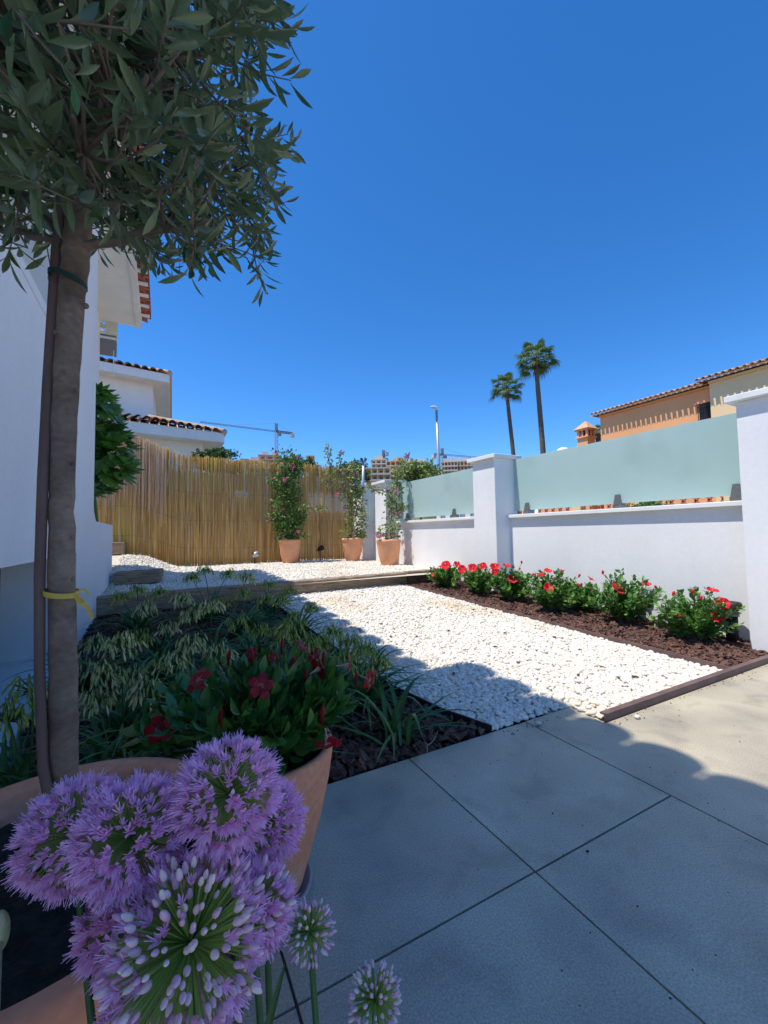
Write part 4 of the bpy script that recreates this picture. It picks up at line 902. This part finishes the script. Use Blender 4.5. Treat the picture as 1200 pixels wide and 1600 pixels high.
# ------------------------------------------------------------------ white neighbour house beyond the fence
def line_house():
    root = empty('neighbour_house', (-1, 14, 0), 'white neighbouring house with two tiled roofs behind the reed fence', 'house')
    dr = np.array([.986, .168, 0]); nr = np.array([-.168, .986, 0])
    nv = np.array([.02, 1.0, 0])
    def onp(px, py, p0):                    # vertical plane through p0 along dr
        d = ray(px, py); t = (nr @ (p0-EYE))/(nr @ d); return EYE+d*t
    def eave(px0, px1, pyr, pyf, ybase, per, depth, wall_to, wall_px1, nm):
        p0 = at_y(px1, pyr, ybase); a = onp(px0, pyr, p0); a = np.array([a[0], a[1], p0[2]]); L = np.linalg.norm((p0-a)[:2]); z = p0[2]
        M = np.array([dr, nr, [0, 0, 1]]).T
        b = MB(); n = int(L/per); K = 7
        for i in range(n+1):
            for c in range(5):
                V = []
                if c*.4 > i*per: break
                for (s_, r_, dz) in ((c*.4, per*.42, .02), (c*.4+.45, per*.36, -.01)):
                    for k in range(K+1):
                        t = math.pi*k/K; V.append((L-i*per+r_*math.cos(t), s_, z+s_*.3+r_*math.sin(t)+dz))
                Vw = np.array(V); Vw = Vw[:, :1]*dr+Vw[:, 1:2]*nv+Vw[:, 2:]*[0, 0, 1]+np.array([a[0], a[1], 0]); b.add(Vw, np.array([(k, k+1, K+2+k, K+1+k) for k in range(K)]))
                V3 = np.array(V); V3[:, 2] -= .022; V3 = V3[:, :1]*dr+V3[:, 1:2]*nv+V3[:, 2:]*[0, 0, 1]+np.array([a[0], a[1], 0]); b.add(V3, np.array([(k+1, k, K+1+k, K+2+k) for k in range(K)]))
            # pan tile between covers, its end pale with mortar
            V = []
            for (s_, dz) in ((.03, 0), (2.0, .6)):
                for k in range(5):
                    t = math.pi*k/4; V.append((L-i*per-per*.5+per*.3*math.cos(t), s_, z+dz-.0-.05*math.sin(t)+.03))
            Vw = np.array(V); Vw = Vw[:, :1]*dr+Vw[:, 1:2]*nv+Vw[:, 2:]*[0, 0, 1]+np.array([a[0], a[1], 0]); b.add(Vw, np.array([(k+1, k, 5+k, 6+k) for k in range(4)]))
        # verge tile down the right end
        e = a+dr*L
        b.tube([np.array([e[0], e[1], z+.02])+dr*.03, np.array([e[0], e[1], z+.02])+dr*.03+nv*(depth+1.5)], .06, 8); b.tube([np.array([e[0], e[1], z+.05]), np.array([e[0], e[1], z+.70])-dr*2.1+nv*2.1], .07, 8)
        under(root, b, 'roof_tiles', claytile)
        b = MB(); q = lambda u, v_, zz: a*[1, 1, 0]+dr*u+nv*v_+np.array([0, 0, zz])
        fz = z-(pyf)*( (p0-EYE) @ _w)/F
        def bxs(u0, u1, v0, v1, z0, z1): b.add([q(u0, v0, z0), q(u1, v0, z0), q(u1, v1, z0), q(u0, v1, z0), q(u0, v0, z1), q(u1, v0, z1), q(u1, v1, z1), q(u0, v1, z1)], [(0, 3, 2, 1), (4, 5, 6, 7), (0, 1, 5, 4), (1, 2, 6, 5), (2, 3, 7, 6), (3, 0, 4, 7)])
        bxs(-.2, L+.02, .06, .14, fz, z-.005); bxs(-.2, L-.02, .14, .75, fz+.03, fz+.08); bxs(L-.06, L+.02, .14, depth+1.5, fz, z-.01); bxs(L-.8, L-.06, .75, depth+1.5, fz+.03, fz+.08); under(root, b, 'fascia', white2)
        b = MB(); bxs(-.2, L-wall_px1, .72, depth, wall_to, fz+.03); under(root, b, 'wall', white)
        b = MB(); D_ = depth+1.5; p_ = [q(-.2, .1, z), q(L, .1, z), q(L-2.1, 2.2, z+.62), q(-.2, 2.2, z+.62), q(L, D_, z), q(-.2, D_, z), q(L-2.1, D_-2.1, z+.62), q(-.2, D_-2.1, z+.62)]; b.add(p_, [(0, 1, 2, 3), (1, 4, 6, 2), (3, 2, 6, 7), (7, 6, 4, 5)]); under(root, b, 'roof', claytile)
        return a, L, z
    a, L, z = eave(120, 350, 676, 15, 13.2, .235, 4.2, -.2, .55, 'l')
    a2, L2, z2 = eave(60, 264, 584, 13, 15.4, .235, 5.0, 2.2, .50, 'u')
line_house()

# ------------------------------------------------------------------ orange and peach houses on the right
def town_house(name, X, y0, y1, pxe, pye, m, label, win=None, chimney=False):
    zt = at_x(pxe, pye, X-.42)[2]
    root = empty(name, (X+4, (y0+y1)/2, 0), label, 'house')
    b = MB(); b.span(X, X+9, y0, y1, -.15, zt-.05); w_ = under(root, b, 'wall', m)
    barrel_roof(root, X-.45, y0-.1, y1+.35, zt, 4.6, rad(17), .225, claytile, claytile, rc=.082, over=.17, inward=1)
    b = MB(); V = [(X+4.1, y0-.1, zt+1.37), (X+4.1, y1+.35, zt+1.37), (X+9.4, y1+.35, zt-.05), (X+9.4, y0-.1, zt-.05)]; b.add(V, [(0, 1, 2, 3)]); b.add([(X-.25, y1+.3, zt-.02), (X+4.1, y1+.3, zt+1.33), (X+9.3, y1+.3, zt-.05)], [(0, 1, 2)]); under(root, b, 'roof', claytile)
    b = MB(); b.span(X-.10, X+.02, y0, y1, zt-.14, zt-.052); under(root, b, 'cornice', m)
    if win:
        wy0, wy1, wz0, wz1 = win
        b = MB(); b.span(X-.03, X+.03, wy0, wy1, wz0, wz1); f = under(root, b, 'window', darkglass)
        b = MB(); b.span(X-.14, X-.031, wy0-.12, wy1+.12, wz1+.02, wz1+.12); under(root, b, 'lintel', m)
        b = MB()
        for t in np.linspace(0, 1, 8): b.box((X-.13, wy0+(wy1-wy0)*t, (wz0+wz1)/2), (.022, .022, wz1-wz0))
        for t in (.1, .45, .9): b.box((X-.13, (wy0+wy1)/2, wz0+(wz1-wz0)*t), (.024, wy1-wy0+.05, .03))
        o = b.build('grille', iron, f, loc=tuple(root.location))
    return root, zt
wy1 = at_x(1093, 640, 20)[1]; wy0 = at_x(1116, 640, 20)[1]; wzt = at_x(1105, 630, 20)[2]
oy1 = at_x(938, 660, 20)[1]; oy0 = at_x(1117, 620, 20)[1]
town_house('orange_house', 20, oy0+.02, oy1, 1000, 627, orange, 'orange rendered house with tiled eave and barred window', (wy0+.12, wy1, wzt-1.25, wzt))
town_house('peach_house', 19.6, -6, oy0, 1165, 573, peach, 'pale peach house with higher tiled eave at right edge')
# chimney beside the orange house
q = at_x(916, 690, 20.8); q2 = at_x(916, 656, 20.8); ct = q2[2]
ch = empty('roof_chimney', (20.8, q[1], 0), 'orange chimney with pointed tiled cap left of the orange house', 'chimney')
b = MB(); b.box((20.8, q[1], (ct-1.0)/2), (.62, .62, ct-1.0)); under(ch, b, 'shaft', orange)
b = MB()
for sx in (-1, 1):
    for sy in (-1, 1): b.box((20.8+sx*.27, q[1]+sy*.27, ct-.80), (.12, .12, .42))
b.box((20.8, q[1], ct-1.0), (.80, .80, .07)); b.box((20.8, q[1]-.30, ct-.8), (.07, .06, .42), np.array([[1, 0, 0], [0, 1, 0], [0, 0, 1]])); b.box((20.8-.3, q[1], ct-.8), (.06, .07, .42)); b.box((20.8, q[1], ct-.58), (.84, .84, .08)); under(ch, b, 'lantern', orange)
b = MB(); b.box((20.8, q[1], ct-.80), (.4, .4, .4)); under(ch, b, 'flue', iron)
b = MB(); b.box((20.8, q[1], ct-.31), (.92, .92, .46), taper=.08); under(ch, b, 'cap', mat('cap_tile', (.66, .42, .26), (.56, .33, .2), scale=6, rough=.9))
hb = empty('house_annex', (23, q[1]+1, 0), 'low orange annex under the chimney mostly hidden by the glass', 'house'); b = MB(); b.span(20.3, 24, q[1]-.6, q[1]+3, -.15, ct-2.9); under(hb, b, 'wall', orange); b = MB(); b.span(20.1, 24.1, q[1]-.6, q[1]+3.2, ct-2.9, ct-2.75); under(hb, b, 'roof', claytile)
# white satellite dome
q = at_x(880, 704, 17); b = MB(); b.lathe([(.34, 0), (.32, .10), (.24, .20), (.12, .26), (.0, .28)], (17, q[1], q[2]-.12), 24); b.tube([(17, q[1], -.1), (17, q[1], q[2]-.1)], .05, 8); b.lathe([(0, 0), (.34, 0)], (17, q[1], q[2]-.12), 24)
tag(b.build('satellite_dome', white2, smooth=True), 'small white dome on a pole showing above the long glass screen', 'dome')
# lattice garden wall across the street
lw = empty('lattice_wall', (13, 6, 0), 'peach boundary wall with terracotta triangle lattice seen under the glass', 'wall')
b = MB(); zl0, zl1 = at_x(1000, 797, 13)[2]-.18, at_x(1000, 780, 13)[2]+.2
b.span(13, 13.2, 0, 14, -.15, zl0)
for y in np.arange(.4, 14, 2.3): b.span(12.95, 13.25, y, y+.38, zl0, zl1+.1)
under(lw, b, 'wall', peach)
b = MB()
for y in np.arange(0, 14, .32):
    for s_ in (-1, 1):
        a = s_*.55; b.box((13.1, y, (zl0+zl1)/2), (.06, .05, (zl1-zl0)*1.12), np.array([[1, 0, 0], [0, math.cos(a), -math.sin(a)], [0, math.sin(a), math.cos(a)]]))
b.span(13.02, 13.18, 0, 14, zl1-.03, zl1+.03); under(lw, b, 'lattice', mat('lattice_clay', (.60, .22, .12), rough=.85))
q = at_x(1010, 788, 12.4); bush('street_hedge', (12.4, q[1], q[2]-.25), (.4, .8, .38), 1800, hedge, 'bright green hedge glimpsed below the long glass screen', (.07, .12), 'hedge')
# simple gate added in place of the parked vehicles beyond left gap
gt = empty('gate_stand_in', (9, 9, 0), 'white posts and grey panels standing in for parked vehicles under far glass', 'gate'); q = at_x(700, 803, 9); q2 = at_x(738, 803, 9)
b = MB(); b.span(9, 9.06, q2[1]-.5, q[1]+.6, 0, q[2]+.25); under(gt, b, 'panel', greyp); b = MB()
for y in np.arange(q2[1]-.5, q[1]+.7, .55): b.span(8.95, 9.1, y, y+.25, 0, q[2]+.3)
under(gt, b, 'post', white2)

# ------------------------------------------------------------------ palms
def fan_palm(bx, by, base_z, top, r0, r1, nfr, fr_len, label):
    root = empty('fan_palm', (bx, by, base_z), label, 'palm tree', 'tall fan palms across the street'); top = np.array(top)
    t = np.linspace(0, 1, 26); pts = np.array([bx, by, base_z])*(1-t)[:, None]+top*t[:, None]; pts[:, 0] += .12*np.sin(t*4); rr_ = (r0*(1-t)+r1*t)*(1+.03*np.sin(t*90)); rr_[:2] *= 1.25
    b = MB(); b.tube(pts, rr_, 12); under(root, b, 'trunk', palmtr, True)
    top = pts[-1]; bp = MB(); bl = MB(); bd = MB()
    for k in range(nfr):
        az = k*2.39996+rng.normal(0, .2); el = math.asin(max(-.75, min(.98, 1.0-1.55*(k+.5)/nfr)))+rng.normal(0, .08)
        d = np.array([math.cos(az)*math.cos(el), math.sin(az)*math.cos(el), math.sin(el)]); pl = fr_len*rng.uniform(.45, .78); hub = top+d*pl+np.array([0, 0, -.10*pl]); bp.tube([top, top+d*pl*.5+np.array([0, 0, .04]), hub], [.035, .028, .02], 5)
        M = rots(d[None])[0]; side, upv = (M[:, 0], M[:, 1])
        if upv[2] < 0: upv = -upv
        ns = 17
        for i in range(ns):
            a = (i-(ns-1)/2)*.155; L = fr_len*.56*(1-.25*abs(a)/1.3)*rng.uniform(.9, 1.08); dd = d*math.cos(a)+side*math.sin(a); dd /= np.linalg.norm(dd); wv = np.cross(dd, upv); wv /= np.linalg.norm(wv)+1e-9; wv *= .045*fr_len/1.6
            p1 = hub+dd*L*.55; p2 = hub+dd*L*.86+np.array([0, 0, -.16*L]); p3 = hub+dd*L*1.0+np.array([0, 0, -.55*L])
            bl.add([hub, p1-wv, p1+wv, p2-wv*.6, p2+wv*.6, p3], [(0, 1, 2), (1, 3, 4, 2), (3, 5, 4)])
    for k in range(36):
        az = rng.uniform(0, 6.28); d = np.array([math.cos(az), math.sin(az), 0]); p0 = top+np.array([0, 0, rng.uniform(-.1, .15)])+d*r1; p1 = p0+d*.17+np.array([0, 0, -.3]); p2 = p0+d*.1+np.array([0, 0, -rng.uniform(.5, .95)]); wv = np.array([-d[1], d[0], 0])*.07
        bd.add([p0-wv, p0+wv, p1+wv, p1-wv, p2], [(0, 1, 2, 3), (3, 2, 4)])
    under(root, bp, 'leaf_stalks', palmlf); under(root, bl, 'fronds', palmlf); under(root, bd, 'dead_skirt', palmdead)
def palm_at(pxb, pyb, pxt, pyt, y, **k):
    a = at_y(pxb, pyb, y); c = at_y(pxt, pyt, y); dv = (a-c)/(c[2]-a[2]); base = a+dv*(a[2]+.1); fan_palm(base[0], base[1], -.1, c, label=k.pop('label'), **k)
palm_at(847, 705, 838, 562, 24, r0=.27, r1=.17, nfr=38, fr_len=1.62, label='taller fan palm with full crown against the sky')
palm_at(801, 710, 792, 606, 31, r0=.26, r1=.18, nfr=36, fr_len=1.6, label='shorter fan palm to the left of the tall one')
palm_at(934, 690, 934, 676, 26, r0=.2, r1=.16, nfr=30, fr_len=1.0, label='palm crown peeking between chimney and orange house')

# ------------------------------------------------------------------ street lamp, small pole
a = at_y(686, 742, 20); t_ = at_y(682, 641, 20)
lp = empty('street_lamp', (a[0], 20, -.1), 'tall grey street lamp with white curved head beyond the glass', 'street lamp')
b = MB(); b.tube([(a[0]+.12, 20, -.1), (a[0], 20, a[2]), (t_[0], 20, t_[2])], [.13, .10, .07], 12); under(lp, b, 'pole', galv, True)
h0 = at_y(682, 640, 20); h1 = at_y(674, 635, 20); b = MB(); V0, F0 = ico(2); c = (h0+h1)/2+np.array([0, 0, .05]); b.add(V0*np.array([.24, .14, .07])+c, F0); b.tube([(t_[0], 20, t_[2]-.1), h0+np.array([0, 0, .02]), c], [.06, .07, .06], 8); under(lp, b, 'lamp_head', white2, True)
a = at_y(567, 765, 16); t_ = at_y(568, 722, 16); b = MB(); b.tube([(a[0], 16, -.1), (a[0], 16, a[2]), (t_[0], 16, t_[2])], [.09, .075, .06], 8); lp = empty('utility_pole', (a[0], 16, -.1), 'short pale pole behind wall corner with dark twin lamp heads', 'pole'); under(lp, b, 'pole', galv, True)
for s_ in (-1, 1): b = MB(); b.tube([(t_[0], 16, t_[2]), (t_[0]+s_*.09, 16, t_[2]+.10)], .02, 6); b.lathe([(0, 0), (.06, 0), (.05, .08), (0, .09)], (t_[0]+s_*.1, 16, t_[2]+.09), 10); under(lp, b, 'lamp_head', iron)

# ------------------------------------------------------------------ apartments on the hill
def sit(px, py, dist): d = ray(px, py); t = dist/math.hypot(d[0], d[1]); return EYE+d*t
TH = lambda px: math.atan2(ray(px, 740)[0], ray(px, 740)[1])
def block(name, px0, px1, pyt, pyb, dist, floors, m, m2, label, nwin, group=None, pent=0):
    p0 = sit(px0, pyt, dist); p1 = sit(px1, pyt, dist); zt = (p0[2]+p1[2])/2; zb = min(sit(px0, pyb, dist)[2], sit(px1, pyb, dist)[2])-6
    c = (p0+p1)/2; u = (p1-p0)*[1, 1, 0]; L = np.linalg.norm(u); u /= L; v = np.array([-u[1], u[0], 0])
    if v @ c < 0: v = -v
    root = empty(name, (c[0], c[1], zb), label, 'building', group); M = np.array([u, v, [0, 0, 1]]).T
    W = lambda a, b_, z: c*[1, 1, 0]+u*a+v*b_+np.array([0, 0, z])
    b = MB(); b.box(W(0, 5, (zt+zb)/2), (L, 10, zt-zb), M); wo = under(root, b, 'wall', m)
    fh = (zt-zb-6)/floors
    for f_ in range(floors):
        z0 = zt-(f_+1)*fh
        b = MB(); b.box(W(0, -.7, z0+fh*.02), (L*.96, 1.5, .25), M); b.box(W(0, -1.4, z0+fh*.14), (L*.96, .12, fh*.28), M); under(root, b, 'balcony', m2)
        for k in range(nwin):
            b = MB(); b.box(W(-L/2+L*(k+.5)/nwin, -.03, z0+fh*.52), (L/nwin*.42, .1, fh*.42), M); under(root, b, 'window', darkglass)
            b = MB(); b.box(W(-L/2+L*(k+1)/nwin-.12, -.65, z0+fh*.5), (.35, 1.3, fh*.98), M); under(root, b, 'partition', m)
    b = MB(); b.box(W(0, 4.5, zt+.2), (L*1.04, 11.5, .4), M)
    under(root, b, 'roof', m2)
    for k in range(pent): b = MB(); b.box(W(-L/2+L*(k+.5)/pent+rng.normal(0, .5), 5, zt+1.2), (L/pent*.5, 5, 2.0), M); under(root, b, 'penthouse', m)
sal = mat('salmon_render', (.66, .44, .30), rough=.9); pal = mat('pale_render', (.68, .56, .44), rough=.9); trr = mat('brick_trim', (.70, .40, .26), rough=.9); och = mat('ochre_render', (.72, .50, .30), rough=.9)
G = 'apartment buildings on the far hillside'
for a in ((384, 412, 722, 734, 150, 2, pal, trr, 'low pink terraced villa left below the crane', 3, 1), (404, 440, 713, 726, 165, 2, pal, trr, 'stepped cream villa under the crane mast', 3, 2), (388, 446, 733, 748, 138, 2, sal, pal, 'long salmon terrace building lowest left on the hill', 6, 0),
          (478, 492, 714, 745, 160, 3, pal, pal, 'slim pale tower block between two bougainvilleas', 1, 0), (492, 532, 735, 750, 140, 1, sal, trr, 'low flat salmon building in the centre of hill', 5, 0),
          (580, 604, 720, 745, 150, 4, pal, pal, 'tall pale apartment block right of the small pole', 3, 1), (571, 610, 733, 752, 135, 2, och, pal, 'ochre apartment wing in front of the tall pale block', 4, 0), (603, 634, 722, 752, 150, 4, sal, och, 'orange balconied apartment block beneath the orange crane', 4, 1),
          (634, 668, 724, 752, 165, 4, pal, sal, 'balconied block partly hidden by leafy bush', 5, 2), (690, 715, 723, 750, 160, 4, sal, pal, 'arched brown townhouse row right of the street lamp', 5, 3), (714, 742, 722, 750, 165, 4, pal, trr, 'townhouse row beside the middle pillar cap', 5, 3)):
    block('apartment_block', *a[:9], a[9], G, a[10])
# scrub trees on the hill between the buildings
for i, (px, py, dist, R) in enumerate(((483, 727, 120, 3.2), (455, 722, 130, 3.0), (545, 738, 125, 4.0), (560, 742, 120, 3.5), (372, 730, 125, 3.0), (560, 730, 160, 5.0))):
    q = sit(px, py, dist); bush('hill_tree', (q[0], q[1], q[2]), (R, R, R*.7), 900, bushm, ['dark round tree right of the tall bougainvillea', 'dark tree behind the tall bougainvillea crown', 'dark hillside tree left of the small pole', 'hillside tree directly behind the small pole', 'dark hillside tree beside the cream post', 'wide dark tree highest on the ridge centre'][i], (.5, .9), 'tree')

# ------------------------------------------------------------------ tower cranes
def lattice(b, p0, p1, w_, n, r_):
    p0 = np.array(p0); p1 = np.array(p1); M = rots((p1-p0)[None])[0]; L = np.linalg.norm(p1-p0); cs = [M[:, 0]*w_+M[:, 1]*w_, -M[:, 0]*w_+M[:, 1]*w_, -M[:, 0]*w_-M[:, 1]*w_, M[:, 0]*w_-M[:, 1]*w_]
    for c in cs: b.tube([p0+c, p1+c], r_, 4)
    for i in range(n):
        a = p0+(p1-p0)*i/n; e = p0+(p1-p0)*(i+1)/n
        for k in range(4): b.tube([a+cs[k], e+cs[(k+1) % 4]], r_*.7, 4); b.tube([a+cs[k], a+cs[(k+1) % 4]], r_*.7, 4)
def crane(mast_px, base_py, hub_py, top_py, jib, counter, dist, mm, jm, label):
    a = sit(mast_px, base_py, dist); h = sit(mast_px, hub_py, dist); t = sit(mast_px, top_py, dist); h[:2] = a[:2]; t[:2] = a[:2]
    a[2] -= 12
    root = empty('tower_crane', tuple(a), label, 'crane', 'tower cranes on the skyline')
    b = MB(); lattice(b, a, h, .6, 16, .07); under(root, b, 'mast', mm); b = MB(); lattice(b, h, t, .45, 4, .12); under(root, b, 'tower_head', jm)
    j = sit(*jib, dist*1.0); c = sit(*counter, dist)
    b = MB(); lattice(b, h, j, .28, 22, .05); under(root, b, 'jib', jm)
    b = MB(); lattice(b, h, c, .4, 6, .15); under(root, b, 'counter_jib', jm)
    b = MB(); b.box(c+np.array([0, 0, -1.0]), (1.5, 1.5, 1.6)); under(root, b, 'counterweight', pal)
    b = MB(); b.tube([t, h+(j-h)*.55+np.array([0, 0, .5])], .06, 4); b.tube([t, c], .05, 4); under(root, b, 'tie_bars', jm)
    b = MB(); b.box(h+np.array([1.5, 0, -1.2]), (1.2, 1.2, 1.4)); under(root, b, 'cab', greyp)
darkc = mat('crane_dark', (.20, .23, .30), rough=.6); yelc = mat('crane_mast', (.42, .38, .36), rough=.6); orc = mat('crane_orange', (.55, .26, .10), rough=.6)
crane(432, 712, 674, 661, (312, 659), (457, 677), 190, yelc, darkc, 'large tower crane with long jib left of centre')
crane(692, 745, 710, 700, (758, 716), (678, 710), 190, yelc, darkc, 'tower crane with jib pointing right behind the street lamp')
crane(600, 745, 714, 703, (592, 722), (604, 706), 190, orc, darkc, 'small orange mast crane above the balconied block')

# scattered small things: fallen bits, twig, weeds
b = MB()
for (px, py, s_) in ((918, 1330, .006), (1092, 955, .008)):
    q = at_z(px, py, .004); V0, F0 = ico(1); b.add(V0*np.array([s_, s_*.7, s_*.5])+q, F0)
tag(b.build('dry_crumb', black), 'tiny black crumb lying on the shaded slab', 'debris')
b = MB(); P = [at_z(668, 1175, .03), at_z(667, 1165, .04), at_z(675, 1160, .04), at_z(681, 1150, .05), at_z(684, 1142, .06)]; b.tube(P, [.003, .003, .0028, .002, .001], 6); b.tube([at_z(667, 1165, .04), at_z(660, 1150, .05), at_z(659, 1142, .06)], [.0025, .002, .001], 6)
tag(b.build('dry_twig', mat('twig_pale', (.30, .22, .15), rough=.9)), 'pale forked twig lying on shaded bark by the slabs', 'twig')
def tuft(px, py, z, n, h, label):
    q = at_z(px, py, z); b = MB(); A = rng.normal(0, .5, (n, 3)); A[:, 2] = 1; b.inst(sl_v*np.array([.9, 1, 1]), sl_f, rots(A, rng.uniform(0, 6, n))*rng.uniform(.6, 1.1, n)[:, None, None]*h, q+rng.normal(0, .035, (n, 3))*[1, 1, 0]); tag(b.build('grass_tuft', hedge), label, 'grass tuft')
tuft(184, 862, .66, 60, .16, 'bright grass tuft growing on top of the small timber block')
tuft(290, 884, .44, 30, .12, 'small weed tuft on pebbles at the fence foot')
b = MB(); f_ = []
p = rng.uniform([1.5, 1.7], [3.4, 4.8], (26, 2)); p = p[(p[:, 0] < xr(p[:, 1])-.05)]
v = np.array([(-1, -.4, 0), (0, -.55, .1), (1, -.3, 0), (.9, .4, .05), (0, .5, .15), (-.9, .45, 0)])
for q in p: a_ = rng.uniform(0, 6); R2 = np.array([[math.cos(a_), -math.sin(a_), 0], [math.sin(a_), math.cos(a_), 0], [0, 0, 1]]); s_ = rng.uniform(.010, .022); top = (v*s_) @ R2.T+[q[0], q[1], float(gz(q[0], q[1]))+.021]; b.add(np.concatenate([top, top-[0, 0, .005]]), [(0, 1, 2, 3, 4, 5), (0, 6, 7, 1), (1, 7, 8, 2), (2, 8, 9, 3), (3, 9, 10, 4), (4, 10, 11, 5), (5, 11, 6, 0)])
tag(b.build('stray_bark', bark), 'stray bark flakes scattered over the white pebble path', 'bark flakes', kind='stuff')

b = MB(); V0, F0 = ico(0)
P = rng.uniform([.6, .3], [3.8, 1.6], (150, 2)); P = P[(P[:, 1] < 1.38) | (P[:, 0] < 2.0)]
edge = np.stack([rng.uniform(2.05, 3.9, 60), 1.405-np.abs(rng.normal(0, .03, 60))], 1); edge2 = np.stack([rng.uniform(1.5, 2.0, 26), 1.62-np.abs(rng.normal(0, .04, 26))], 1); P = np.concatenate([P, edge, edge2]); n_ = len(P)
b.inst(V0*np.array([1, .7, .5]), F0, rots(np.array([0, 0, 1.])+rng.normal(0, .3, (n_, 3)), rng.uniform(0, 6, n_))*(rng.uniform(.0012, .0036, n_)*np.where(np.arange(n_) > n_-86, 1.6, 1))[:, None, None], np.concatenate([P, np.full((n_, 1), .0022)], 1))
tag(b.build('patio_grit', bark), 'fine grit and bark crumbs scattered over the grey slabs', 'grit', kind='stuff')
for k, (x, y) in enumerate(((2.22, 1.36), (1.72, 1.57))):
    b = MB(); V0, F0 = ico(2); b.add(V0*np.array([.017, .013, .010])+np.array([x, y, .010]), F0); tag(b.build('loose_pebble', pebble, smooth=True), ('single white pebble lying on sunlit slab by the metal edging', 'single white pebble on the shaded slab edge by the gravel')[k], 'pebble')
